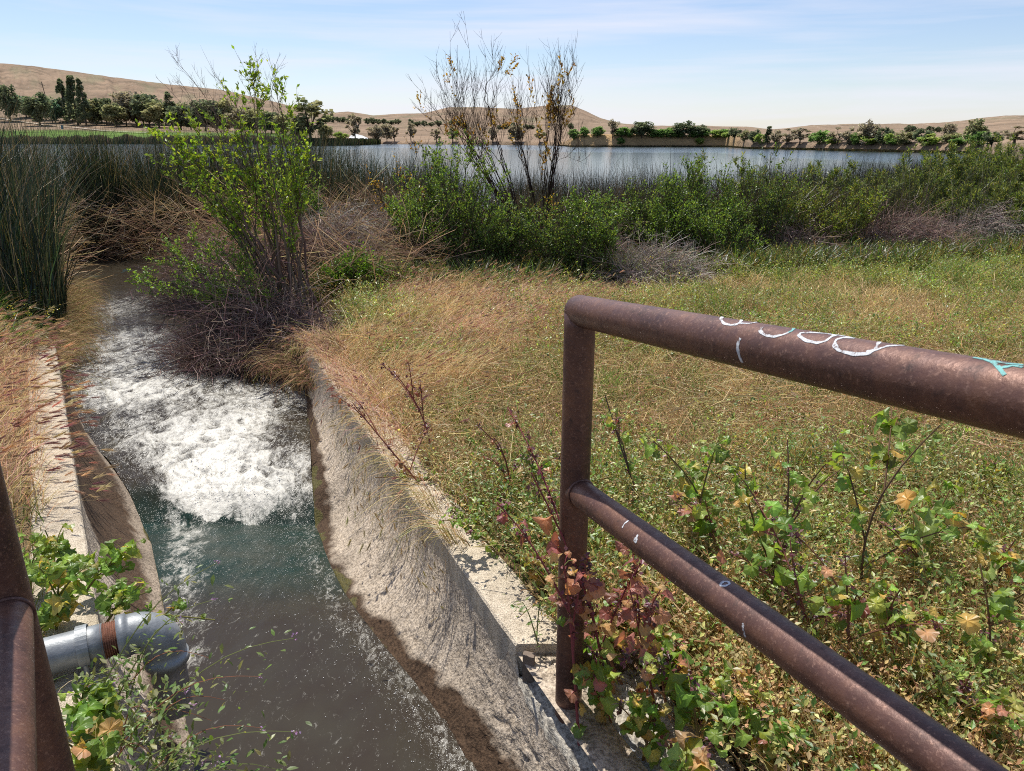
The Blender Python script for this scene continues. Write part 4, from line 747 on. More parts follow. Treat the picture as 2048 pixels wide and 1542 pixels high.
# ---- right terrace grasses
def terrace():
    P = sample_ground(430000, -2.6, 9, .9, 11.5, .10); P = P[P[:, 0] > xr_edge(P[:, 1])]; N = len(P)
    wg, wp, wt, wn_ = wgt(P, gold_pts), wgt(P, pink_pts), wgt(P, tan_pts), wgt(P, green_pts); r = rng.random(N)
    kind = np.full(N, 0); kind[(wn_ > .35+.4*r)] = 1; kind[(wt > .35+.4*r)] = 2; kind[(wp > .3+.4*r)] = 3; kind[(wg > .3+.4*r)] = 4
    far = sstep(4.3, 6.2, P[:, 1]+.8*fbm(P[:, 0], P[:, 1], 3, .8)); kind[(kind == 0) & (rng.random(N) < far*.5)] = 1
    pn = fbm(P[:, 0]+40, P[:, 1], 4, 1.3); kind[(kind <= 1) & (pn > .16) & (rng.random(N) < .75)] = 2; pm = fbm(P[:, 0], P[:, 1]+70, 3, 1.8); kind[(kind == 0) & (pm > .08) & (rng.random(N) < .7)] = 1
    C = np.zeros((N, 3)); H = np.zeros(N); W = np.zeros(N); B = np.zeros(N); az = rng.random(N)*6.28
    for k, cols, h0, h1, w, b, p in ((0, OLIVE+STRAW[:1]+GREEN[:1]+PINK[:1], .05, .15, .0030, 1.25, [.3, .22, .2, .12, .1, .06]), (1, GREEN+OLIVE[:2]+STRAW[2:], .06, .17, .0045, .8, [.3, .25, .2, .1, .08, .07]), (2, STRAW+OLIVE[:1], .06, .17, .0035, 1.1, None), (3, PINK+STRAW[2:], .10, .26, .0032, 1.35, None), (4, GOLD+STRAW, .10, .26, .003, .8, None)):
        m = kind == k; n = m.sum(); C[m] = pick(cols, n, .22, p); H[m] = rng.uniform(h0, h1, n); W[m] = w*rng.uniform(.6, 1.3, n); B[m] = b*rng.uniform(.4, 1.3, n)
    cl = np.clip(fbm(P[:, 0], P[:, 1], 4, 5.), -.6, 1); H = H*(1+1.3*cl); C = C*(1+.35*cl)[:, None]; wind = (kind >= 3); az = np.where(wind & (rng.random(N) < .75), rng.normal(.15, .7, N), az)
    W = W*(.75+.05*P[:, 1]); dd = (P[:, 0]-xr_edge(P[:, 1])); H = H*np.clip(.45+dd*1.2, .45, 1)
    thin = rng.random(N) < np.where(P[:, 1] < 3.2, np.clip((P[:, 1]-1)/2.6, .28, 1), 1)
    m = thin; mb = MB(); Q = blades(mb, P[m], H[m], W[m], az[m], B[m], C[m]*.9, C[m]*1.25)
    tag(mb.build('terrace_grass', M_GRASS), 'matted green and straw grass covering the terrace right of the stream', 'grass', kind='stuff')
    # foxtail seed heads over gold and pink drifts
    P2 = P[(kind >= 3) & (rng.random(N) < .17)]; n = len(P2); mb = MB(); Q = blades(mb, P2, rng.uniform(.2, .36, n)*np.clip(.5+1.2*(P2[:, 0]-xr_edge(P2[:, 1])), .5, 1), np.full(n, .0022), rng.normal(.2, .5, n), rng.uniform(.5, 1.15, n), pick(GOLD, n))
    heads(mb, Q, rng.uniform(.035, .065, n), pick([(.52, .38, .22), (.45, .28, .18), (.36, .20, .17), (.58, .46, .28)], n)); tag(mb.build('foxtail_grass', M_GRASS), 'golden foxtail grass with nodding heads beside the right coping', 'grass', kind='stuff')
    # grass hanging over the wall
    n = 2600; y = rng.uniform(2.5, 5.2, n)**1; y = y[rng.random(len(y)) < .08+.92*sstep(2.7, 4.0, y)]; n = len(y); P3 = np.stack([XR_T(y)+rng.uniform(.0, .22, n), y, np.full(n, .0)], -1); mb = MB()
    Q = blades(mb, P3, rng.uniform(.08, .26, n), np.full(n, .0026), rng.normal(3.3, 1.4, n), rng.uniform(.7, 1.8, n), pick(GOLD+PINK, n)); heads(mb, Q[::4], rng.uniform(.03, .055, len(Q[::4])), pick([(.5, .36, .2), (.34, .18, .14)], len(Q[::4])))
    tag(mb.build('overhanging_grass', M_GRASS), 'dry grass drooping over the right wall towards the water', 'grass', kind='stuff')
terrace()

# ---- left bank grasses
def left_bank():
    P = sample_ground(60000, -6.5, -1.2, 1.2, 6.6, .12); P = P[P[:, 0] < xl_edge(P[:, 1])]; N = len(P); gr = sstep(4.9, 5.8, P[:, 1]+.4*fbm(P[:, 0], P[:, 1], 2)); m = rng.random(N) < gr; m2 = sstep(2.9, 2.3, P[:, 1]) > rng.random(N)
    C = pick(GOLD+PINK, N); C[m] = pick(GREEN, m.sum()); C[m2] = pick(STRAW+OLIVE+GREEN, m2.sum()); d = xl_edge(P[:, 1])-P[:, 0]; H = rng.uniform(.10, .30, N)*np.clip(.3+d*2.2, .3, 1)*np.where(P[:, 1] < 2.5, .5, 1)
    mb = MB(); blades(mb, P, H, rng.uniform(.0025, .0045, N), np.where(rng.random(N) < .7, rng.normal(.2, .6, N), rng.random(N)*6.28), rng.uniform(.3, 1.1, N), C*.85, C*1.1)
    tag(mb.build('bank_grass', M_GRASS), 'golden grass covering the left bank behind the coping', 'grass', kind='stuff')
    k = (~m) & (P[:, 1] > 2.5) & (rng.random(N) < .16); P2 = P[k]; n = len(P2); d = xl_edge(P2[:, 1])-P2[:, 0]; mb = MB(); Q = blades(mb, P2, rng.uniform(.24, .38, n)*np.clip(.5+d*1.5, .5, 1), np.full(n, .0022), rng.normal(.25, .35, n), rng.uniform(.6, 1.2, n), pick(GOLD, n))
    heads(mb, Q, rng.uniform(.05, .085, n), pick([(.50, .33, .20), (.42, .24, .17), (.30, .15, .14), (.56, .42, .26)], n)); tag(mb.build('foxtail_grass', M_GRASS), 'dense reddish gold foxtail heads blown over the left coping', 'grass', kind='stuff')
    # green herb clump and rank bank grass where the wall ends
    P = sample_ground(26000, -6.5, -2.4, 4.9, 8.6, -.12); P = P[(P[:, 0] < xl_edge(P[:, 1])+.12)]; n = len(P); mb = MB(); C = pick(GREEN+[(.30, .22, .10), (.22, .16, .08)], n)
    blades(mb, P, rng.uniform(.12, .38, n), rng.uniform(.004, .009, n), rng.normal(-.3, 1., n), rng.uniform(.5, 1.4, n), C*.8, C*1.15); tag(mb.build('bank_herbs', M_LEAF), 'rank green herbs and dead blades edging the left bank bend', 'plants', kind='stuff')
    P = sample_ground(9000, -4.6, -2.7, 5.0, 6.2, .02); P = P[P[:, 0] < xl_edge(P[:, 1])]; P = P[fbm(P[:, 0], P[:, 1], 2, 2.2) > -.05]; n = len(P); mb = MB(); P[:, 2] += rng.random(n)*.20
    scatter(mb, LEAF_V, LEAF_F, P, frames(rng.normal(size=P.shape)+[0, 0, .7]), rng.uniform(.025, .055, n), pick([(.10, .20, .03), (.14, .25, .04), (.07, .14, .03)], n)); tag(mb.build('leafy_weeds', M_LEAF), 'bright green leafy weeds between golden grass and reeds', 'plants', kind='stuff')
left_bank()

# ---- right bank strip beyond the wall end and weeds over it
def mats():
    P = sample_ground(260000, -1., 3.4, .9, 4.3, .10); P = P[(P[:, 0] > xr_edge(P[:, 1])+.12)]; d = P[:, 0]-xr_edge(P[:, 1])
    dens = sstep(3.3, 2.0, P[:, 1]+.5*fbm(P[:, 0], P[:, 1], 3, 1.2)); keep = (rng.random(len(P)) < dens) & ~((P[:, 1] < 1.78) & (d < .31)) & ~((P[:, 1] > 1.8) & (P[:, 1] < 2.3) & (d < .2)); P = P[keep]; n = len(P)
    cl = fbm(P[:, 0], P[:, 1], 3, 5.); P[:, 2] += np.abs(rng.normal(size=n))*.045+.09*np.clip(cl, 0, 1)
    g = (cl > -.1)[:, None]; C = np.where(g, pick([(.14, .23, .05), (.20, .30, .07), (.10, .17, .04), (.28, .33, .12)], n), pick([(.46, .34, .16), (.36, .26, .12), (.22, .24, .08), (.56, .44, .22)], n))
    mb = MB(); scatter(mb, LEAF_V, LEAF_F, P, frames(rng.normal(size=P.shape)+[0, 0, .4]), rng.uniform(.008, .024, n), C); tag(mb.build('low_weeds', M_LEAF), 'low green weed mat with tiny leaves in the right foreground', 'plants', kind='stuff')
    # straw stalks lying about
    P = sample_ground(34000, -1, 3.8, .9, 5.2, .1); P = P[(P[:, 0] > xr_edge(P[:, 1])+np.where(P[:, 1] > 2.4, .02, np.where(P[:, 1] < 1.75, .33, .17)))]; P = P[rng.random(len(P)) < .55+1.2*fbm(P[:, 0]+9, P[:, 1], 3, 1.8)]; n = len(P); P[:, 2] += rng.random(n)*.17+.01; a = rng.random(n)*6.28; L = rng.uniform(.04, .24, n)
    e = P+np.stack([np.cos(a)*L, np.sin(a)*L, rng.normal(size=n)*.25*L], -1); mid = (P+e)/2+rng.normal(size=P.shape)*.012; mb = MB(); ribbons(mb, np.stack([P, mid, e], 1), rng.uniform(.0015, .0035, (n, 1)), pick([(.62, .49, .26), (.54, .40, .20), (.68, .58, .34), (.40, .22, .14)], n))
    tag(mb.build('straw_litter', M_GRASS), 'broken straw stalks strewn through the right foreground weeds', 'straw', kind='stuff')
    P = sample_ground(16000, -1., 3.4, .9, 4.0, .12); P = P[(P[:, 0] > xr_edge(P[:, 1])+.16) & ~((P[:, 1] > 1.8) & (P[:, 1] < 2.3) & (P[:, 0]-xr_edge(P[:, 1]) < .24))]; n = len(P); P = P[(fbm(P[:, 0], P[:, 1], 3, 2.6) > .05+.25*sstep(2.2, 3.4, P[:, 1])) & (rng.random(n) < .6)]; n = len(P); P[:, 2] += rng.random(n)*.13+.02; mb = MB()
    mal_scatter(mb, P, frames(rng.normal(size=P.shape)*[1, 1, .5], norm(rng.normal(size=P.shape)*.5+[0, -.2, 1])), rng.uniform(.010, .032, n), pick([(.14, .23, .05), (.20, .29, .07), (.30, .34, .10), (.09, .16, .04), (.45, .40, .12)], n)); tag(mb.build('mallow_seedlings', M_GLEAF), 'small lobed green leaves filling the right foreground', 'plants', kind='stuff')
    # crumpled dead leaves low in the right corner
    P = sample_ground(9000, -.2, 1.9, .85, 2.5, .2); P = P[(P[:, 0] > xr_edge(P[:, 1])+.27) & (rng.random(len(P)) < sstep(2.5, 1.2, P[:, 1]))]; n = len(P); P[:, 2] += rng.random(n)*.12; mb = MB()
    mal_scatter(mb, P, frames(rng.normal(size=P.shape)), rng.uniform(.014, .036, n), pick([(.44, .27, .13), (.52, .35, .18), (.30, .18, .10), (.58, .45, .25), (.40, .20, .12)], n), 2.2); tag(mb.build('dead_leaves', M_LEAF), 'crumpled brown mallow leaves in the bottom right corner', 'leaves', kind='stuff')
mats()
def tufts(name, label, P, h, cols, nst, lf, lsz, mt, stemc):
    n = len(P); k = np.repeat(np.arange(n), nst); B = P[k]+rng.normal(size=(len(k), 3))*[.02, .02, 0]; hh = h[k]*rng.uniform(.5, 1.1, len(k)); E = B+np.stack([rng.normal(size=len(k))*.45*hh, rng.normal(size=len(k))*.45*hh, hh], -1); S = bez(B, (B+E)/2+np.stack([0*hh, 0*hh, hh*.15], -1)+rng.normal(size=B.shape)*.01, E, 5)
    mb = MB(); ribbons(mb, S, np.array([[.0022, .002, .0018, .0014, .0008]]).repeat(len(k), 0), pick(stemc, len(k), .2)); q = np.repeat(np.arange(len(k)), lf); a = (rng.random(len(q))**.7)*3.99; i = a.astype(int); fr = (a-i)[:, None]; L = S[q, i]*(1-fr)+S[q, i+1]*fr+rng.normal(size=(len(q), 3))*.006
    base = pick(cols, n, .2)[k][q]; scatter(mb, LEAF_V, LEAF_F, L, frames(rng.normal(size=L.shape)+[0, 0, .35]), rng.uniform(*lsz, len(q)), np.clip(base*(1+.2*rng.normal(size=(len(q), 1))), .01, .9)); tag(mb.build(name, mt), label, 'plants', kind='stuff')
def tuft_beds():
    ok = lambda P: P[(P[:, 0] > xr_edge(P[:, 1])+np.where(P[:, 1] > 2.45, .0, .13)) & ~((P[:, 1] < 1.75) & (P[:, 0]-xr_edge(P[:, 1]) < .31)) & ~((P[:, 1] > 1.75) & (P[:, 1] < 2.35) & (P[:, 0]-xr_edge(P[:, 1]) < .20))]
    W1 = [(.21, .31, .07), (.29, .39, .10), (.40, .45, .15), (.14, .22, .055), (.50, .44, .20)]; W2 = [(.62, .48, .26), (.52, .38, .20), (.32, .31, .12), (.44, .25, .15), (.68, .56, .34)]
    P = ok(sample_ground(8500, -1.1, 3.6, .85, 4.2, .0)); P = P[rng.random(len(P)) < sstep(3.4, 2.2, P[:, 1]+.6*fbm(P[:, 0], P[:, 1], 2, 1.5))]; tufts('wiry_weeds', 'tangled small leaved green weeds of the right foreground', P, rng.uniform(.08, .30, len(P))*(1+.6*fbm(P[:, 0], P[:, 1], 3, 3.)), W1, 7, 8, (.008, .026), M_LEAF, [(.20, .20, .07), (.34, .22, .10)])
    P = ok(sample_ground(11000, -1.4, 5.5, .85, 6.5, .0)); tufts('dry_weeds', 'dry tan weeds tangled through the green ones', P, rng.uniform(.07, .22, len(P)), W2, 8, 5, (.006, .016), M_GRASS, [(.55, .42, .22), (.42, .28, .14)])
    P = ok(sample_ground(9000, .0, 2.0, .85, 2.3, .1)); P = P[rng.random(len(P)) < sstep(2.4, 1.3, P[:, 1])*(.6+1.0*fbm(P[:, 0], P[:, 1], 3, 2.5))]; tufts('dry_weeds', 'golden dry weed tangle filling the bottom right corner', P, rng.uniform(.08, .24, len(P)), [(.66, .48, .24), (.55, .38, .18), (.60, .52, .22), (.48, .28, .15)], 8, 6, (.008, .022), M_GRASS, [(.62, .48, .26), (.50, .32, .16)])
    P = sample_ground(7000, -1.5, 9, 4.6, 9.5, .3); P = P[P[:, 0] > xr_edge(P[:, 1])+.3]; P = P[fbm(P[:, 0], P[:, 1], 3, 1.1) > -.05]; tufts('field_weeds', 'fine green and olive weeds scattered over the terrace', P, rng.uniform(.10, .30, len(P)), W1[:4]+W2[2:3], 6, 6, (.012, .030), M_LEAF, [(.22, .22, .08), (.40, .30, .14)])
    # stems trailing down the right wall face
    n = 330; y = np.concatenate([rng.normal(c, w, n//4) for c, w in ((2.38, .04), (2.66, .05), (2.95, .08), (3.4, .15))]); n = len(y); P = np.stack([XR_T(y)+rng.uniform(.0, .08, n), y, np.full(n, .005)], -1); mb = MB(); Q = blades(mb, P, rng.uniform(.12, .40, n), np.full(n, .0030), rng.normal(3.6, .35, n), rng.uniform(1.5, 2.4, n), pick(STRAW+[(.25, .22, .08)], n), None, 6); heads(mb, Q[::5], rng.uniform(.03, .05, len(Q[::5])), pick([(.5, .4, .22)], len(Q[::5]))); tag(mb.build('trailing_stems', M_GRASS), 'loose stems trailing down the right wall and shading it', 'stems', kind='stuff')
    n = 2600; y = rng.uniform(4.75, 6.6, n); x = xr_edge(y)+rng.uniform(-.06, .28, n); P = np.stack([x, y, np.maximum(ground_h(x, y), -.25)], -1); mb = MB(); blades(mb, P, rng.uniform(.15, .42, n), rng.uniform(.003, .006, n), rng.normal(3.3, .9, n), rng.uniform(.9, 2.1, n), pick([(.34, .20, .13), (.22, .13, .09), (.12, .08, .06), (.20, .20, .07), (.46, .33, .18)], n)); tag(mb.build('bank_tussocks', M_GRASS), 'dark reddish grass hanging where the right wall meets the bank', 'grass', kind='stuff')
    # brown curling grass over the left bank bend
    n = 3800; y = rng.uniform(4.9, 8.8, n); x = xl_edge(y)-rng.uniform(-.02, .35, n); P = np.stack([x, y, gz_(x, y)], -1); mb = MB(); blades(mb, P, rng.uniform(.18, .45, n), rng.uniform(.003, .006, n), rng.normal(.1, .7, n), rng.uniform(1.1, 2.1, n), pick([(.34, .22, .12), (.24, .15, .09), (.20, .20, .07), (.46, .33, .18)], n)); tag(mb.build('bank_tussocks', M_GRASS), 'brown grass curling over the water at the left bend', 'grass', kind='stuff')
gz_ = lambda x, y: np.maximum(ground_h(x, y), -.34)

# ------------------------------------------------------------------ mallow plants (individuals)
G1 = [(.16, .27, .045), (.21, .34, .06), (.27, .39, .09)]; Y1 = [(.50, .46, .12), (.52, .40, .11)]; O1 = [(.55, .35, .17), (.46, .26, .14)]; R1 = [(.36, .15, .12), (.28, .12, .10)]; B1 = [(.30, .16, .08)]
MIX = {'green': (G1*6+Y1, None), 'mixed': (G1*3+Y1*2+O1[:1], None), 'autumn': (G1*3+Y1+O1+R1[:1], None), 'red': (R1*2+O1*2+G1[:1], None), 'stalk': (R1+B1, None)}
def mallow(base, tip, nl, size, mix, flowers, label, group='mallow plants in the right foreground', stemc=(.20, .12, .05), side=3):
    base = np.array(base, float); tip = np.array(tip, float); t = empty('mallow_plant', base); tag(t, label, 'plant', group); L = np.linalg.norm(tip-base)
    mb = MB(); K = 9; s = np.linspace(0, 1, K)[:, None]; bow = rng.normal(size=3)*[.08, .08, 0]*L; main = base+(tip-base)*s+bow*np.sin(s*np.pi)+np.array([0, 0, .06*L])*np.sin(s*np.pi)
    tubes(mb, main[None], np.linspace(.0045, .0018, K)[None], stemc, 6); stems = [main]
    for i in range(side):
        q = main[rng.integers(2, 6)]; e = q+(tip-base)*rng.uniform(.25, .5)+rng.normal(size=3)*[.22, .22, .06]*L; P = q+(e-q)*s+np.array([0, 0, .05*L])*np.sin(s*np.pi); tubes(mb, P[None], np.linspace(.003, .0013, K)[None], stemc, 5); stems.append(P)
    ml = MB(); n = nl; si = rng.integers(0, len(stems), n); ti = rng.random(n)**.8*(K-1.01); A = np.array([stems[a][int(b)]*(1-b % 1)+stems[a][int(b)+1]*(b % 1) for a, b in zip(si, ti)])
    az = rng.random(n)*6.28; pl = rng.uniform(.6, 1.6, n)*size; E = A+np.stack([np.cos(az)*pl, np.sin(az)*pl, rng.uniform(-.1, .7, n)*pl], -1)
    tubes(mb, np.stack([A, (A+E)/2+[0, 0, .006], E], 1), .0009, pick([(.22, .20, .07), stemc], n), 3)
    mb.build('stem', M_STEM, t, base)
    d = np.stack([np.cos(az), np.sin(az), rng.normal(-.15, .35, n)], -1); up = norm(np.stack([rng.normal(size=n)*.5, rng.normal(size=n)*.5-.25, np.ones(n)], -1)); sz = size*rng.uniform(.7, 1.5, n)*np.interp(ti/(K-1), [0, .8, 1], [1.15, 1, .5])
    C = pick(MIX[mix][0], n, .15); mal_scatter(ml, E, frames(d, up), sz*1.2, C); ml.build('foliage', M_GLEAF, t, base)
    if flowers:
        mf = MB(); n = flowers; si = rng.integers(0, len(stems), n); ti = (.25+.75*rng.random(n))*(K-1.01); A = np.array([stems[a][int(b)]*(1-b % 1)+stems[a][int(b)+1]*(b % 1) for a, b in zip(si, ti)]); k = np.repeat(np.arange(n), 7)
        P = A[k]+rng.normal(size=(len(k), 3))*.007; scatter(mf, np.array(LEAF_V)*[1.3, 1, 1], LEAF_F, P, frames(rng.normal(size=P.shape)), rng.uniform(.008, .018, len(k)), pick([(.20, .06, .09), (.14, .06, .07), (.28, .12, .12), (.12, .07, .05)], len(k))); tag(mf.build('seed_clusters', M_LEAF, t, base), kind='stuff')
    return t
def gp(u, v): q = unp(u, v, 0.); q[2] = float(ground_h(q[0], q[1])); q[2] = max(q[2], -.3); return q
def tipat(u, v, b, dy=0.): return unpY(u, v, b[1]+dy)
M_LIST = [  # base px, tip px, leaves, size, mix, flowers, depth shift, label
    ((1215, 1345), (1062, 945), 12, .045, 'red', 34, -.05, 'tall purple budded mallow stalk with red leaves crossing the post', (.22, .06, .07)),
    ((1160, 1440), (1128, 1130), 9, .040, 'red', 26, -.04, 'short red stemmed mallow at the foot of the post', (.24, .07, .07)),
    ((865, 905), (786, 742), 3, .028, 'stalk', 30, .0, 'slim dark red seed stalk rising over the straw by the wall', (.22, .07, .06)),
    ((860, 960), (705, 805), 4, .024, 'stalk', 16, .0, 'fine red stalk leaning left over the golden grass', (.30, .12, .08)),
    ((1010, 1000), (955, 850), 6, .03, 'autumn', 22, 0, 'purple seeded mallow with orange leaves left of the post', (.20, .08, .06)),
    ((1075, 1040), (1040, 900), 8, .03, 'green', 6, 0, 'low green mallow just left of the post middle', (.18, .14, .06)),
    ((1725, 1245), (1880, 850), 20, .052, 'green', 0, .05, 'tallest green mallow stalk below the chalked rail', (.13, .08, .05)),
    ((1760, 1180), (1900, 980), 7, .075, 'autumn', 0, 0, 'mallow with one big yellow lobed leaf beside the tallest stalk', (.2, .12, .05)),
    ((1600, 1240), (1490, 930), 16, .05, 'mixed', 6, .05, 'green and yellow mallow left of the tallest stalk', (.13, .10, .05)),
    ((1520, 1250), (1575, 880), 12, .045, 'green', 14, .05, 'upright mallow with a bud spike right of the railing post', (.16, .09, .06)),
    ((1395, 1130), (1310, 885), 18, .05, 'green', 4, .0, 'leafy green mallow just right of the post', (.14, .11, .05)),
    ((1300, 1060), (1210, 790), 8, .035, 'green', 16, .1, 'dark stemmed mallow close behind the post', (.12, .08, .06)),
    ((1450, 1180), (1410, 1000), 10, .05, 'autumn', 16, 0, 'orange leaved mallow above the middle of the lower rail', (.22, .12, .06)),
    ((1665, 1330), (1580, 1080), 8, .055, 'autumn', 26, 0, 'mallow with an orange leaf and purple buds right of the ring mark', (.2, .08, .06)),
    ((1700, 1380), (1690, 1110), 7, .06, 'autumn', 20, 0, 'mallow carrying a large peach coloured leaf', (.2, .1, .06)),
    ((1430, 1420), (1300, 1290), 14, .05, 'mixed', 16, 0, 'mallow spreading under the lower rail near the post', (.22, .12, .06)),
    ((1330, 1440), (1260, 1180), 12, .045, 'red', 24, 0, 'reddish mallow between post and lower rail', (.24, .08, .07)),
    ((1420, 1500), (1390, 1370), 10, .052, 'green', 8, 0, 'fresh green rosette under the lower rail', (.2, .14, .06)),
    ((1830, 1420), (1800, 1180), 16, .045, 'mixed', 18, 0, 'mallow in the right mid foreground with yellow leaves', (.2, .1, .06)),
    ((1950, 1400), (1960, 1130), 14, .045, 'green', 10, 0, 'mallow near the right edge with small green leaves', (.16, .1, .05)),
    ((1960, 1530), (1940, 1350), 14, .05, 'autumn', 22, 0, 'rusty mallow above the lower end of the rail', (.2, .1, .06)),
    ((1560, 1530), (1520, 1430), 12, .05, 'autumn', 10, 0, 'withering mallow at the bottom under the rail', (.26, .14, .07)),
    ((1400, 1600), (1330, 1480), 12, .05, 'autumn', 14, 0, 'brown mallow at the bottom edge beside the footing', (.26, .14, .07)),
    ((1250, 1330), (1180, 1240), 10, .035, 'autumn', 16, 0, 'small tangled mallow right behind the post foot', (.24, .12, .07)),
    ((1560, 1340), (1530, 1240), 12, .04, 'green', 18, 0, 'bushy low mallow right of the ring mark', (.2, .1, .06)),
    ((2010, 1250), (2030, 1080), 10, .05, 'mixed', 6, 0, 'mallow cut by the right edge of the picture', (.2, .1, .06)),
    ((1880, 1240), (1790, 1060), 10, .045, 'green', 12, 0, 'mallow right of the big yellow leaf', (.18, .1, .05)),
    ((1300, 1200), (1280, 1100), 12, .04, 'mixed', 8, 0, 'yellow green mallow above the start of the lower rail', (.2, .12, .05)),
    ((1000, 1110), (905, 1035), 14, .028, 'green', 4, 0, 'small leaved mallow creeping over the coping', (.2, .14, .06)),
    ((870, 960), (750, 955), 9, .026, 'mixed', 3, 0, 'little yellow green mallow reaching over the wall edge', (.2, .12, .05))]
M_LIST += [((1225, 1400), (1200, 1320), 14, .042, 'autumn', 14, 0, 'low reddish mallow hiding the right side of the post foot', (.24, .1, .07)), ((1290, 1470), (1260, 1380), 16, .042, 'mixed', 8, 0, 'green and yellow mallow beside the footing edge', (.22, .13, .06)),
    ((1340, 1380), (1350, 1290), 16, .045, 'autumn', 10, 0, 'faded mallow in the gap between post and lower rail', (.24, .12, .07)), ((1480, 1450), (1470, 1350), 16, .045, 'mixed', 10, 0, 'pale green mallow under the middle of the lower rail', (.2, .12, .06)), ((1640, 1480), (1640, 1390), 16, .045, 'autumn', 12, 0, 'tan leaved mallow below the ring mark', (.24, .12, .07)),
    ((1760, 1540), (1750, 1440), 16, .045, 'autumn', 12, 0, 'dry mallow touching the lower rail near the bottom edge', (.24, .12, .07)), ((1900, 1330), (1880, 1250), 14, .04, 'mixed', 8, 0, 'small mallow between two taller ones at right', (.2, .12, .06)), ((1750, 1320), (1760, 1240), 16, .042, 'green', 10, 0, 'compact green mallow under the big yellow leaf', (.2, .12, .06)),
    ((1180, 1150), (1150, 1060), 12, .035, 'green', 6, 0, 'green mallow right behind the post middle', (.18, .12, .06)), ((1100, 1180), (1060, 1110), 16, .034, 'mixed', 8, 0, 'low tangled mallow left of the post above the coping block', (.22, .13, .07)), ((1990, 1000), (1990, 930), 12, .04, 'green', 4, 0, 'green mallow at the right edge under the top rail', (.18, .12, .05))]
for b, tp, nl, sz, mx, fl, dy, lb, sc in M_LIST:
    B = gp(*b); B[2] = max(B[2], -.08); mallow(B, tipat(*tp, B, dy), int(nl*2.9), sz*.58, mx, fl, lb, stemc=sc)
LM = [((150, 1130), (90, 1060), 16, .045, 'green', 'sprawling mallow over the left coping, uppermost clump'), ((160, 1190), (260, 1110), 18, .045, 'green', 'mallow reaching over the left wall edge towards the stream'), ((110, 1260), (120, 1140), 20, .05, 'mixed', 'yellowing mallow behind the drain pipe'),
      ((200, 1250), (280, 1170), 16, .045, 'green', 'green mallow above the pipe elbow'), ((60, 1200), (60, 1120), 16, .05, 'green', 'mallow close against the left post'), ((210, 1440), (180, 1400), 14, .05, 'green', 'mallow on the coping below the drain pipe'), ((160, 1560), (180, 1480), 16, .055, 'mixed', 'mallow at the bottom left corner by the post'), ((250, 1230), (430, 1240), 9, .028, 'mixed', 'thin sprig hanging out past the pipe elbow')]
for b, tp, nl, sz, mx, lb in LM:
    B = gp(*b); B[2] = max(B[2], -.02); T = tipat(*tp, B); mallow(B, T, int(nl*2.6), sz*.60, mx, 0, lb, 'mallow plants along the left coping', (.16, .15, .05), 4)

# filaree weeds with pinkish flowers hanging over the water at bottom left
def filaree(base, tips, label, nlf=130):
    base = np.array(base); t = empty('filaree_weed', base); tag(t, label, 'plant', 'wiry flowering weeds on the left coping'); mb, ml, mf = MB(), MB(), MB(); K = 8; s = np.linspace(0, 1, K)[:, None]
    for tp in tips:
        P = base+rng.normal(size=3)*[.03, .03, 0]+(np.array(tp)-base)*s+np.array([0, 0, .07])*np.sin(s*np.pi); tubes(mb, P[None], np.linspace(.002, .0008, K)[None], (.28, .13, .08) if rng.random() < .5 else (.20, .22, .08), 4)
        n = nlf//len(tips); k = rng.random(n)*(K-1.01); A = np.array([P[int(q)]*(1-q % 1)+P[int(q)+1]*(q % 1) for q in k])+rng.normal(size=(n, 3))*.022
        scatter(ml, np.array(LANCE_V)*[2.2, 1, 1], LANCE_F, A, frames(rng.normal(size=A.shape)+[0, 0, .5]), rng.uniform(.012, .030, n), pick([(.13, .21, .05), (.18, .25, .07), (.25, .27, .09)], n))
        if rng.random() < .7: A = P[-1]+rng.normal(size=(6, 3))*.004; scatter(mf, np.array(LEAF_V)*[1.5, 1, 1], LEAF_F, A, frames(rng.normal(size=A.shape)), np.full(6, .007), pick([(.45, .26, .48)], 6))
    mb.build('stem', M_STEM, t, base); ml.build('foliage', M_LEAF, t, base)
    if mf.n: tag(mf.build('flowers', M_LEAF, t, base), kind='stuff')
for b, tps, lb in [((225, 1400), [(330, 1250), (420, 1200), (470, 1120), (400, 1330), (300, 1340)], 'wiry weed with a sprig rising beside the pipe elbow'), ((240, 1500), [(420, 1400), (520, 1360), (560, 1300), (460, 1450), (380, 1380)], 'wiry weed stretching over the water below the pipe'),
                   ((255, 1580), [(500, 1460), (600, 1440), (560, 1530), (400, 1500), (350, 1450)], 'wiry weed with pale purple flowers at the bottom left water edge'), ((200, 1520), [(260, 1440), (330, 1470), (420, 1540), (300, 1530)], 'dense wiry weed covering the lower left coping'), ((260, 1620), [(380, 1560), (450, 1520), (530, 1560), (330, 1560)], 'bushy wiry weed cut by the bottom edge left of the water'),
                   ((170, 1420), [(230, 1380), (290, 1400), (250, 1340)], 'small wiry weed under the drain pipe')]:
    B = gp(*b); B[2] = max(B[2], 0); filaree(B, [unpY(u, v, B[1]+rng.uniform(-.02, .12)) for u, v in tps], lb, 150)
B = unp(1055, 1292, 0.); filaree(B, [unpY(1000, 1215, B[1]), unpY(1065, 1240, B[1])], 'tiny weed with a purple flower in the coping joint', 40)

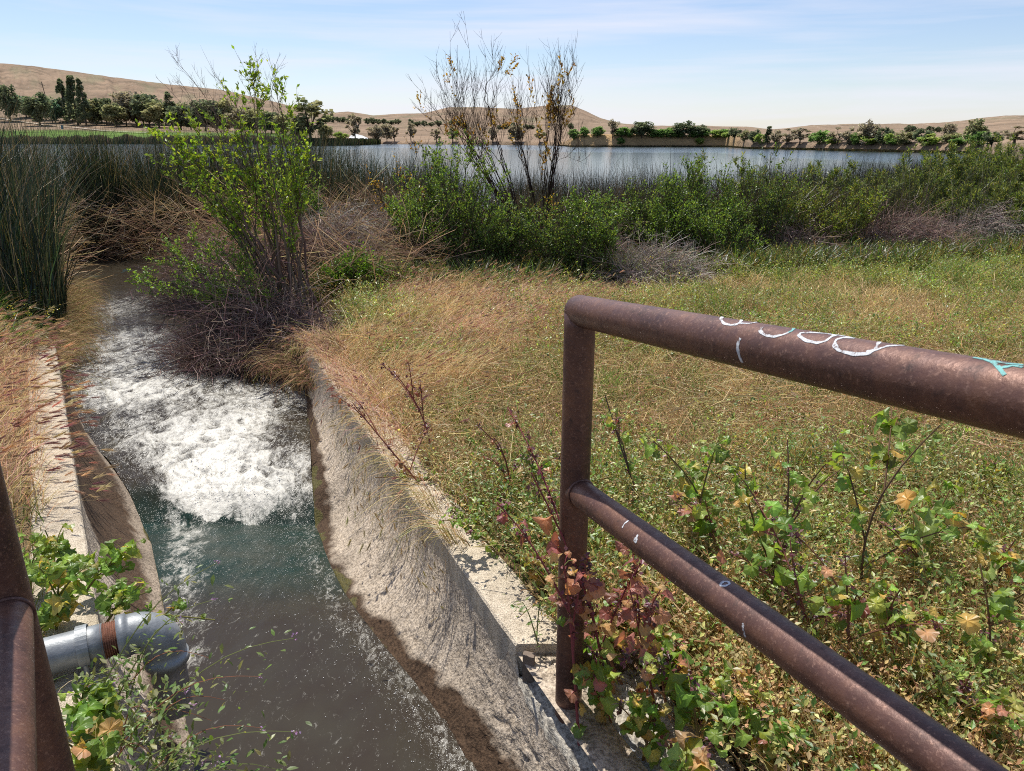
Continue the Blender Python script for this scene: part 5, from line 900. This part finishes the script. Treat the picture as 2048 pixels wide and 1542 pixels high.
# ------------------------------------------------------------------ shrubs
def bez(a, b, c, K): t = np.linspace(0, 1, K)[None, :, None]; return a[:, None]*(1-t)**2+2*b[:, None]*t*(1-t)+c[:, None]*t*t
def shrub(name, base, tips, label, cat='shrub', group=None, leaf=(.02, .04), lcols=G1, twigs=14, perl=16, stemc=(.10, .075, .055), r0=.010, tl=.22, lfrac=(.3, 1.), lance=False, bare=0., up=.9, out=.15, lm=None, twigr=.0016, spread=.10, forks=None):
    base = np.array(base, float); tips = np.array(tips, float); N = len(tips); t = empty(name, base); tag(t, label, cat, group); mb, ml = MB(), MB(); H = np.linalg.norm(tips-base, axis=1)
    A = base+rng.normal(size=(N, 3))*[spread, spread, 0]; mid = A+(tips-A)*.45+np.stack([0*H, 0*H, H*out], -1)*1.+rng.normal(size=(N, 3))*(H*.04)[:, None]; K = 12; S = bez(A, mid, tips, K)
    if forks is not None:
        F_ = np.array(forks); fi = np.argmin(np.abs(tips[:, None, 0]-F_[None, :, 0])+rng.random((N, len(F_)))*.35, axis=1); Kf = 5; A = base+np.zeros((N, 3)); Fp = F_[fi]; Fp = base+(Fp-base)*rng.uniform(.62, 1.12, (N, 1))+rng.normal(size=(N, 3))*.02; m0 = (A+Fp)/2+np.array([.05, 0, .02]); S1 = bez(A, m0, Fp, Kf); m1 = Fp+(Fp-m0)*.7*rng.uniform(.5, 1, (N, 1)); S2 = bez(Fp, m1, tips, K-Kf+1); S = np.concatenate([S1[:, :-1], S2], 1)
    S[:, 1:-1] += rng.normal(size=(N, K-2, 3))*(H*.008)[:, None, None]; tubes(mb, S, np.linspace(1, .16, K)[None]*(r0*(H/H.max())**.7)[:, None], pick([stemc], N, .15), 5)
    k = np.repeat(np.arange(N), twigs); ti = lfrac[0]+(lfrac[1]-lfrac[0])*rng.random(len(k)); f = ti*(K-1.01); i = f.astype(int); fr = (f-i)[:, None]; Q = S[k, i]*(1-fr)+S[k, i+1]*fr
    dirn = norm(S[k, i+1]-S[k, i]); d = norm(dirn*.7+norm(rng.normal(size=dirn.shape)*[1, 1, .35])*.75+[0, 0, up*.55]); L = tl*rng.uniform(.5, 1.3, len(k))*(1.25-.6*ti)
    E = Q+d*L[:, None]+np.array([0, 0, 1])*(L*.2*up)[:, None]; M = Q+d*(L*.5)[:, None]; T = bez(Q, M, E, 5); tubes(mb, T, np.array([[1, .85, .7, .5, .3]])*twigr, pick([stemc, tuple(x*1.6 for x in stemc)], len(k), .15), 3)
    k2 = np.repeat(np.arange(len(k)), 3); q = T[k2, rng.integers(1, 4, len(k2))]; d2 = norm(d[k2]+rng.normal(size=(len(k2), 3))*.5+[0, 0, up*.3]); L2 = L[k2]*rng.uniform(.3, .6, len(k2)); T2 = np.stack([q, q+d2*(L2*.5)[:, None], q+(d2+[0, 0, .1*up])*L2[:, None]], 1); tubes(mb, T2, np.array([[.8, .6, .35]])*twigr, pick([stemc], len(k2), .2), 3)
    mb.build('branches', M_STEM, t, base)
    if perl:
        leafy = rng.random(len(k)) >= bare; allT = [T[leafy][:, 1:]]; kk = np.repeat(np.nonzero(leafy)[0], perl); a = rng.random(len(kk))*3.99; i = a.astype(int); fr = (a-i)[:, None]; P1 = T[kk, i]*(1-fr)+T[kk, i+1]*fr
        m2 = leafy[k2]; kk2 = np.repeat(np.nonzero(m2)[0], max(1, perl//2)); a = rng.random(len(kk2))*1.99; i = a.astype(int); fr = (a-i)[:, None]; P2 = T2[kk2, i]*(1-fr)+T2[kk2, i+1]*fr
        P = np.concatenate([P1, P2]); D = np.concatenate([d[kk], d2[kk2]]); D = norm(D*.5+rng.normal(size=D.shape)*.55+[0, 0, .25*up]); n = len(P); scatter(ml, LANCE_V if lance else LEAF_V, LANCE_F if lance else LEAF_F, P, frames(D, roll=rng.normal(size=n)*.8), rng.uniform(*leaf, n), pick(lcols, n, .18)); ml.build('foliage', lm or M_LEAF, t, base)
    return t
# big shrub leaning over the stream
Bs = unp(590, 640, -.05); LIME = [(.26, .38, .04), (.33, .44, .06), (.18, .29, .04)]
def px_tips(lst, Y0): return [unpY(u, v, Y0+dy) for u, v, dy in lst]
up_t = px_tips([(500, 142, 0), (548, 165, .1), (470, 200, .1), (425, 245, 0), (520, 190, -.2), (580, 215, .1), (395, 262, .1), (352, 262, .2), (440, 300, .2), (600, 262, .2), (613, 320, .1), (560, 270, -.1), (490, 260, .1), (330, 285, .1), (305, 262, .2), (590, 350, .2), (540, 330, .1), (460, 340, -.1), (380, 340, .1), (345, 350, .1), (410, 390, 0), (505, 380, 0), (565, 400, -.1), (320, 330, .1)], 6.15)
shrub('willow_shrub', Bs, up_t, 'tall lime leaved shrub leaning over the stream from its right bank', leaf=(.026, .048), lcols=LIME, twigs=18, perl=7, stemc=(.13, .10, .075), r0=.013, tl=.24, lfrac=(.40, 1.), bare=.2, lm=M_GLEAF, twigr=.0018)
wisps = px_tips([(342, 112, .1), (352, 150, .1), (515, 118, 0), (550, 130, .1), (432, 150, 0), (405, 165, .1), (330, 170, .1), (565, 175, .1), (388, 190, 0)], 6.2)
shrub('bare_sprigs', Bs+[-.1, .15, 0], wisps, 'thin leafless sprigs rising above the tall lime shrub', leaf=(.01, .02), perl=0, twigs=12, stemc=(.17, .125, .10), r0=.007, tl=.22, lfrac=(.7, 1.), twigr=.0013)
low_t = px_tips([(265, 565, -.1), (290, 545, .1), (330, 500, .1), (380, 480, .1), (420, 470, .0), (350, 560, -.2), (420, 590, -.2), (310, 520, .1), (450, 430, .1), (470, 520, -.2), (370, 525, .2), (500, 560, -.3), (300, 590, -.1)], 6.1)
shrub('willow_shrub', Bs+[-.1, -.1, 0], low_t, 'low spreading green boughs hanging over the water below the tall shrub', leaf=(.018, .034), lcols=[(.19, .31, .04), (.24, .36, .06), (.13, .22, .04)], twigs=26, perl=8, stemc=(.13, .10, .08), r0=.012, tl=.22, lfrac=(.3, 1.), bare=.25, up=.4, out=.05, lm=M_GLEAF, twigr=.0017)
dead_t = px_tips([(250, 600, -.3), (275, 650, -.5), (300, 620, -.3), (350, 640, -.5), (410, 680, -.6), (480, 700, -.7), (500, 690, -.7), (440, 640, -.5), (300, 560, 0), (380, 610, -.3), (540, 700, -.6), (265, 530, .3), (560, 660, -.4), (330, 590, -.2), (520, 640, -.5), (460, 600, -.3)], 6.1)
shrub('dead_boughs', Bs+[-.05, -.2, -.05], dead_t, 'tangle of bare dead boughs drooping over the stream at the wall end', perl=0, twigs=40, stemc=(.095, .075, .07), r0=.008, tl=.24, lfrac=(.12, 1.), up=-.2, out=.06, twigr=.0019)

def fan_tips(base, H, W, n, depth=.5, jit=.2, seed=0):
    a = rng.uniform(-1, 1, n); b = rng.uniform(-1, 1, n); h = H*(1-.30*a*a)*rng.uniform(.5, 1.14, n)
    return np.array(base)+np.stack([a*W*.5, b*depth*W*.5, h], -1)
def bush_at(name, u, vb, vt, wpx, Y, label, cat='bush', n=16, zb=None, **kw):
    z = float(ground_h(unpY(u, vb, Y)[0], Y)) if zb is None else zb; q = unpY(u, vb, Y); base = np.array([q[0], Y, z]); top = unpY(u, vt, Y)[2]; W = wpx/FPX*(Y*CP+.4)
    return shrub(name, base, fan_tips(base, top-z, W, n, kw.pop('depth', .6)), label, cat, **kw)
DG = [(.10, .17, .04), (.14, .22, .05), (.20, .27, .08)]; BG = [(.17, .27, .05), (.23, .34, .08), (.11, .19, .04)]; YG = [(.20, .27, .05), (.28, .30, .07), (.14, .20, .04)]
kwb = dict(leaf=(.018, .038), twigs=22, perl=8, bare=.18, stemc=(.08, .06, .045), r0=.010, tl=.24, lfrac=(.15, 1.), lm=M_GLEAF)
for args, cols, n, lb in [((905, 555, 308, 270, 8.0), BG, 34, 'bright green bush in front of the bare stemmed shrubs'), ((845, 540, 350, 120, 8.3), BG, 14, 'slim green bush on the left flank of the bright central bush'), ((610, 500, 350, 110, 9.0), BG, 16, 'small green bush right behind the tall lime shrub'),
                          ((712, 600, 545, 90, 7.0), [(.13, .25, .03), (.17, .30, .04)], 22, 'small feathery bright green bush at the edge of the pink straw'), ((1260, 530, 372, 200, 9.0), DG, 24, 'rounded green bush left of the paired bushes'), ((1365, 530, 352, 160, 9.1), BG, 22, 'green bush with upright shoots left of the tallest right bush'),
                          ((1505, 520, 322, 170, 9.2), DG, 24, 'tallest dense dark green bush in the right half'), ((1330, 555, 400, 170, 8.7), BG, 18, 'low bright green bush before the paired bushes'), ((1430, 555, 410, 170, 8.7), BG, 18, 'low green bush at the foot of the tallest right bush'),
                          ((1575, 530, 365, 150, 9.6), YG, 16, 'yellow tinged bush right of the tallest dense bush'), ((1660, 530, 385, 190, 9.6), YG, 20, 'olive yellow bush before the reeds at right'), ((1120, 580, 420, 170, 7.9), DG, 20, 'low dark green growth at the foot of the bare shrubs'),
                          ((1000, 575, 420, 160, 7.9), DG, 18, 'dark undergrowth bush below the central bush'), ((1180, 595, 410, 150, 7.6), BG, 16, 'tall weedy green bush above the railing corner')]:
    bush_at('green_bush', *args, lb, n=n, lcols=cols, group='green bushes on the lake side', **kwb)
# right-hand hedge-like growth along the shore
hk = dict(leaf=(.05, .09), twigs=14, perl=9, stemc=(.10, .08, .05), r0=.007, tl=.16, lfrac=(.2, 1.), lance=True, lm=M_LEAF, up=1.2)
for k, (u, vb, vt, w, Y, n) in enumerate([(1600, 500, 350, 200, 10.8, 16), (1700, 490, 345, 200, 11.3, 18), (1790, 490, 320, 180, 12.2, 20), (1870, 480, 305, 180, 13.0, 22), (1950, 480, 300, 180, 13.5, 24), (2030, 490, 296, 190, 13.0, 24), (2100, 480, 300, 200, 12.0, 22), (1990, 510, 370, 220, 11.0, 22), (2080, 530, 380, 220, 10.5, 22), (1900, 500, 380, 200, 11.4, 20), (1480, 500, 345, 110, 10.4, 10), (1395, 470, 315, 50, 10.6, 5), (1950, 480, 300, 170, 17.5, 22), (2010, 480, 296, 190, 20, 22)]):
    bush_at('tall_weed_stand', u, vb, vt, w, Y, ['willowy green weed stand, leftmost of the lakeside row', 'willowy weed stand second in the lakeside row', 'willowy weed stand third in the lakeside row', 'willowy weed stand rising to the waterline at right', 'dense willowy stand where the lake meets the right shore', 'dense willowy stand close to the right edge', 'willowy stand cut by the right edge', 'lower willowy stand in front of the dense pair', 'lower willowy stand at the right edge above the grass', 'willowy stand above the brown dead brush', 'willowy shoots behind the tallest dense bush', 'lone tall leafy spike standing against the water', 'far willowy stand along the right shore', 'farthest willowy stand along the right shore'][k], n=n*2,
            lcols=[(.14, .20, .05), (.20, .25, .07), (.10, .15, .04), (.26, .28, .10)], group='willowy weed stands on the right shore', zb=None, **hk)
tuft_beds()
# bare shrubs in the centre
OR = [(.42, .26, .05), (.50, .34, .08), (.36, .20, .05)]
t1 = px_tips([(915, 90, .1), (940, 110, -.1), (995, 130, 0), (870, 140, 0), (830, 170, 0), (1005, 200, -.1), (915, 205, 0), (870, 215, .1), (955, 230, -.1), (1025, 260, 0), (835, 260, 0), (927, 22, 0), (900, 62, 0), (952, 130, .1), (905, 150, -.1), (985, 110, .1), (1010, 150, .1), (880, 170, .1), (845, 205, 0), (930, 190, -.2), (965, 170, .2), (1000, 185, .2), (900, 230, .2), (860, 240, .1), (1020, 220, .0)], 9.0)
shrub('bare_shrub', unpY(1045, 480, 9.), t1, 'tallest bare twiggy shrub with a few orange leaf tufts, left of the pair', leaf=(.025, .05), lcols=OR, twigs=11, perl=14, stemc=(.055, .038, .03), r0=.0075, tl=.34, lfrac=(.5, 1.), bare=.95, up=1.1, twigr=.0019, out=.0, forks=[unpY(u, v, 9.) for u, v in ((938, 292), (975, 310), (985, 250))])
t2 = px_tips([(1105, 120, .1), (1130, 140, -.1), (1070, 160, 0), (1045, 165, 0), (1160, 150, 0), (1150, 190, .1), (1090, 180, 0), (1120, 230, 0), (1030, 230, 0), (1160, 270, 0), (1175, 330, 0), (1120, 105, 0), (1145, 125, .1), (1095, 150, 0), (1058, 130, .1), (1155, 110, 0), (1075, 200, -.1), (1110, 190, .2), (1135, 180, -.1), (1040, 190, .1), (1085, 240, 0), (1150, 230, .2), (1060, 260, .1)], 9.1)
shrub('bare_shrub', unpY(1080, 490, 9.1), t2, 'bare shrub with whip like upright twigs, right of the pair', leaf=(.025, .05), lcols=OR, twigs=11, perl=14, stemc=(.055, .038, .03), r0=.007, tl=.38, lfrac=(.45, 1.), bare=.92, up=1.5, twigr=.0019, out=-.02, forks=[unpY(u, v, 9.1) for u, v in ((1046, 310), (1092, 320), (1118, 262))])
t3 = px_tips([(800, 330, 0), (760, 380, 0), (830, 300, .1), (780, 420, 0), (740, 350, .1), (860, 350, 0)], 8.4)
shrub('bare_shrub', unp(830, 530, -.05), t3, 'small half bare shrub with orange leaves left of the central bush', leaf=(.02, .035), lcols=OR, twigs=16, perl=5, stemc=(.06, .045, .035), r0=.010, tl=.22, lfrac=(.4, 1.), bare=.55, twigr=.0018)
t4 = px_tips([(1150, 430, 0), (1100, 400, 0), (1180, 460, 0), (1070, 420, .1), (1130, 480, 0)], 8.3)
shrub('bare_shrub', unp(1105, 540, -.03), t4, 'low brown shrub with yellow leaves between the two tall bare ones', leaf=(.02, .035), lcols=OR+YG, twigs=18, perl=6, stemc=(.07, .05, .04), r0=.008, tl=.2, lfrac=(.2, 1.), bare=.5, twigr=.0018)

# dead brush mounds
def mound(u, vb, vt, wpx, Y, label, cols, n=900, cat='dead brush'):
    q = unpY(u, vb, Y); base = np.array([q[0], Y, max(float(ground_h(q[0], Y)), -.33)]); H = unpY(u, vt, Y)[2]-base[2]; W = wpx/FPX*(Y*CP+.4)/2; t = empty('brush_mound', base); tag(t, label, cat, 'grey dead brush mounds')
    a = rng.random(n)*6.28; r = rng.random(n)**.5; S0 = np.stack([np.cos(a)*r*W*.9, np.sin(a)*r*W*.6, rng.random(n)**1.2*H*(1-r*r)*.95], -1); d = norm(rng.normal(size=(n, 3))*[1, 1, .45]+[0, 0, .25]); L = rng.uniform(.2, .6, n)
    E = S0+d*L[:, None]-[0, 0, .05]; E[:, 2] = np.clip(E[:, 2], .01, None); M = (S0+E)/2+[0, 0, .07]+rng.normal(size=(n, 3))*.04; P = bez(S0, M, E, 6); mb = MB(); tubes(mb, P, np.linspace(1, .4, 6)[None]*rng.uniform(.0015, .0042, (n, 1)), pick(cols, n, .2), 3)
    k = rng.integers(0, n, n*3); j = rng.integers(1, 5, n*3); q = P[k, j]; d = norm(rng.normal(size=(n*3, 3))+[0, 0, .2]); L = rng.uniform(.06, .22, n*3)[:, None]; tubes(mb, np.stack([q, q+d*L*.5+rng.normal(size=q.shape)*.01, q+d*L], 1), .0013, pick(cols, n*3, .2), 3); mb.build('twigs', M_STEM, t, (0, 0, 0)); t.children[0].location = (0, 0, 0)
GRY = [(.36, .30, .25), (.46, .39, .33), (.22, .17, .14)]; BRN = [(.26, .18, .15), (.36, .26, .21), (.17, .11, .09)]
for u, vb, vt, w, Y, lb, cols, n in [(690, 560, 425, 230, 8.2, 'large pale grey dead brush mound right of the tall shrub', GRY, 2200), (800, 545, 410, 200, 8.7, 'grey dead brush mound left of the bright central bush', GRY, 1700), (600, 560, 440, 140, 7.9, 'dead brush behind the base of the tall shrub', BRN, 1200), (1310, 585, 510, 210, 7.6, 'low grey dead brush heap above the railing', GRY, 1300),
                                     (1790, 520, 420, 260, 9.8, 'brown dead brush mound at right above the grass', BRN, 2200), (1960, 500, 415, 220, 10.4, 'grey dead brush mound at the right edge', GRY, 1800), (520, 675, 575, 330, 5.9, 'dark dead brush piled at the foot of the tall shrub', BRN, 2600), (430, 560, 470, 220, 8.0, 'brown fallen brush behind the stream bend', BRN, 1500), (1150, 560, 450, 240, 8.5, 'dark brown brush between the bare shrubs', BRN, 1500), (960, 560, 470, 200, 8.5, 'brown brush behind the bright central bush', BRN, 1200), (1560, 540, 450, 260, 9.4, 'shadowed brown brush under the yellow tinged bushes', BRN, 1400)]:
    mound(u, vb, vt, w, Y, lb, cols, n)

# ------------------------------------------------------------------ reeds
def reedbed(name, label, P, H, W, cols, lean=.25, az=None, K=5, mt=None, cat='reeds'):
    n = len(P); mb = MB(); az = rng.random(n)*6.28 if az is None else az; blades(mb, P, H, W, az, np.abs(rng.normal(size=n))*lean, pick(cols, n, .25)*1., None, K); tag(mb.build(name, mt or M_REED), label, cat, kind='stuff')
def region(N, poly_px, Y, z=-.3):
    pass
RD = [(.016, .034, .022), (.028, .052, .030), (.05, .085, .05), (.010, .020, .015), (.10, .10, .06), (.26, .20, .12)]
def gz(x, y): return np.maximum(ground_h(x, y), -.36)
def pts(N, x0, x1, y0, y1, cond=None):
    x = rng.uniform(x0, x1, N); y = rng.uniform(y0, y1, N); m = np.ones(N, bool) if cond is None else cond(x, y); x, y = x[m], y[m]; P = np.stack([x, y, gz(x, y)], -1); u, v = proj(P+[0, 0, .8]); return P[(u > -160) & (u < 2250)]
L_ = lambda x, y: (x < xl_edge(np.minimum(y, CH_END))-.15)
P = pts(15000, -9, -3.2, 7.2, 12.5, lambda x, y: L_(x, y) & (fbm(x, y, 3, .9) > -.22)); reedbed('bulrushes', 'dark green bulrushes crowding the left bank', P, rng.uniform(1.1, 2.25, len(P)), rng.uniform(.006, .012, len(P)), RD, .26)
P = pts(3200, -5.9, -4.2, 6.2, 7.8, lambda x, y: L_(x, y) & (x < -4.25)); reedbed('bulrushes', 'dense dark bulrush mass at the left edge above the golden grass', P, rng.uniform(.8, 1.7, len(P)), rng.uniform(.006, .011, len(P)), RD, .26)
# clump at the stream bend
a = rng.random(1500)*6.28; r = rng.random(1500)**.6*.38; cc = unp(205, 512, -.34); P = np.stack([cc[0]+np.cos(a)*r, cc[1]+.25+np.sin(a)*r, np.full(1500, -.36)], -1)
reedbed('bulrush_clump', 'tall dark bulrush clump standing at the far bend of the stream', P, rng.uniform(1.2, 2.1, 1500), rng.uniform(.007, .013, 1500), RD, .20)
n = 700; a = rng.random(n)*6.28; r = rng.random(n)**.5*.42; P = np.stack([cc[0]+np.cos(a)*r, cc[1]+.2+np.sin(a)*r, np.full(n, -.36)], -1); reedbed('bulrush_stubble', 'brown dead stalks round the foot of the bulrush clump', P, rng.uniform(.3, .9, n), rng.uniform(.006, .012, n), [(.16, .10, .06), (.10, .065, .045)], .12)
B_ = lambda x, y: (x > -6.6)
P = pts(14000, -7, -1.0, 11.8, 14.2, B_); reedbed('bulrushes', 'dark bulrush belt behind the tall shrub along the lake', P, rng.uniform(1.0, 2.0, len(P))*np.interp(P[:, 0], [-3.2, -2.4], [1, .8]), rng.uniform(.006, .012, len(P)), RD, .28)
x = rng.uniform(-1.5, 15, 32000); y = 11.4+rng.random(32000)*3.0+np.maximum(x-4, 0)*1.0; dn = fbm(x, y*.5, 3, .9); m = dn > -.3; x, y = x[m], y[m]; P = np.stack([x, y, gz(x, y)], -1); H = rng.uniform(.85, 1.42, len(x))*(.9+.22*dn[m]); H = np.where(rng.random(len(x)) < .02, H*1.35, H)
reedbed('bulrushes', 'thin blackish reed belt between the bushes and the open lake', P, H, rng.uniform(.005, .010, len(x)), [(.014, .016, .012), (.028, .03, .02), (.02, .035, .02), (.05, .036, .026)], .24)
x = rng.uniform(-2.2, 8, 13000); y = rng.uniform(9.6, 12, 13000)+np.maximum(x-4, 0)*.9; m = fbm(x, y, 3, 1.1) > -.15; x, y = x[m], y[m]; P = np.stack([x, y, gz(x, y)], -1); reedbed('dead_reeds', 'brown leafless reed thicket standing behind the green bushes', P, rng.uniform(.7, 1.28, len(x))*np.interp(x, [3.5, 6], [1, .85]), rng.uniform(.004, .008, len(x)), [(.13, .09, .07), (.20, .14, .10), (.07, .05, .04), (.05, .06, .03)], .42)
x = rng.uniform(-.5, 7.5, 3800); y = rng.uniform(8.9, 10.6, 3800)+np.maximum(x-3, 0)*.35; m = fbm(x, y, 2, 1.3) > -.1; x, y = x[m], y[m]; P = np.stack([x, y, gz(x, y)], -1); reedbed('stray_reeds', 'sparse dark reed stalks standing up through the green bushes', P, rng.uniform(.9, 1.4, len(x)), rng.uniform(.004, .007, len(x)), [(.03, .035, .02), (.06, .07, .03), (.12, .09, .06)], .25)
# dead tan stalks tangled along the bank
def tangle(name, label, x0, x1, y0, y1, N, h, cols, cond=None):
    P = pts(N, x0, x1, y0, y1, cond); n = len(P); P[:, 2] += rng.random(n)**1.5*h; a = rng.random(n)*6.28; L = rng.uniform(.15, .7, n); d = np.stack([np.cos(a), np.sin(a), rng.normal(.25, .5, n)], -1); E = P+norm(d)*L[:, None]; E[:, 2] = np.maximum(E[:, 2], P[:, 2]-.15); M = (P+E)/2+rng.normal(size=P.shape)*.04; mb = MB(); ribbons(mb, bez(P, M, E, 4), rng.uniform(.003, .007, (n, 1)), pick(cols, n, .25)); tag(mb.build(name, M_GRASS), label, 'dead stalks', kind='stuff')
TAN = [(.50, .37, .24), (.40, .28, .17), (.62, .49, .34), (.26, .17, .11)]; RB = [(.34, .23, .15), (.44, .31, .20), (.22, .14, .10)]
tangle('dead_stalks', 'bleached tan dead reed stalks beside the bulrush clump', -7.8, -4.6, 7.8, 11.8, 8000, .85, TAN, lambda x, y: L_(x, y)); tangle('dead_stalks', 'brown dead reed litter at the end of the stream', -7.5, -1.5, 11.0, 12.8, 9000, .85, RB+TAN)
tangle('dead_stalks', 'reddish brown dead stalks on the right bank behind the tall shrub', -5.2, -.8, 6.8, 11, 10000, .5, RB, lambda x, y: x > xr_edge(np.minimum(y, CH_END))+.15)
# undergrowth fringe at the foot of the brush belt
P = sample_ground(80000, -2.2, 9, 6.6, 10.8, .25); P = P[P[:, 0] > xr_edge(P[:, 1])+.2]; b = 7.05+.05*np.maximum(P[:, 0], 0)*6+.5*fbm(P[:, 0], P[:, 1], 2, .8); P = P[P[:, 1] > b]; n = len(P); mb = MB(); C = pick([(.05, .10, .025), (.09, .15, .03), (.07, .08, .03), (.20, .14, .07)], n); blades(mb, P, rng.uniform(.10, .36, n), rng.uniform(.008, .018, n), rng.random(n)*6.28, rng.uniform(.2, 1.1, n), C*.8, C*1.1)
tag(mb.build('undergrowth', M_LEAF), 'dark mixed undergrowth below the lakeside bushes', 'undergrowth', kind='stuff')

# mustard sprigs with yellow flowers
def mustard(u, v, h, label):
    B = gp(u, v); t = empty('mustard_plant', B); tag(t, label, 'plant', 'yellow flowered mustard plants'); n = 9; tips = B+np.stack([rng.normal(size=n)*.13, rng.normal(size=n)*.1, rng.uniform(.5, 1, n)*h], -1); mb, ml, mf = MB(), MB(), MB(); S = bez(np.repeat(B[None], n, 0), (B+tips)/2+[0, 0, .05], tips, 6); tubes(mb, S, np.linspace(.003, .001, 6)[None], (.10, .17, .06), 4)
    k = rng.integers(0, n, 50); j = rng.integers(0, 5, 50); P = S[k, j]; scatter(ml, LANCE_V, LANCE_F, P, frames(rng.normal(size=P.shape)+[0, 0, .4]), rng.uniform(.04, .09, 50), pick(DG, 50)); k = np.repeat(np.arange(n), 7); P = tips[k]+rng.normal(size=(len(k), 3))*.016; scatter(mf, np.array(LEAF_V)*[1.6, 1, 1], LEAF_F, P, frames(rng.normal(size=P.shape)), rng.uniform(.010, .018, len(k)), pick([(.72, .62, .04)], len(k), .1))
    mb.build('stem', M_STEM, t, B); ml.build('foliage', M_LEAF, t, B); mf.build('flowers', M_LEAF, t, B)
for u, v, h, lb in [(50, 640, .45, 'yellow flowered mustard below the left bulrushes'), (15, 600, .4, 'yellow flowered mustard at the left picture edge'), (75, 600, .38, 'mustard with yellow heads near the left stream bend'), (1740, 520, .35, 'mustard with yellow heads below the willowy stand'), (1300, 560, .35, 'small mustard beside the grey brush heap above the rail'), (1160, 560, .75, 'tall pale green mustard above the railing corner')]: mustard(u, v, h, lb)
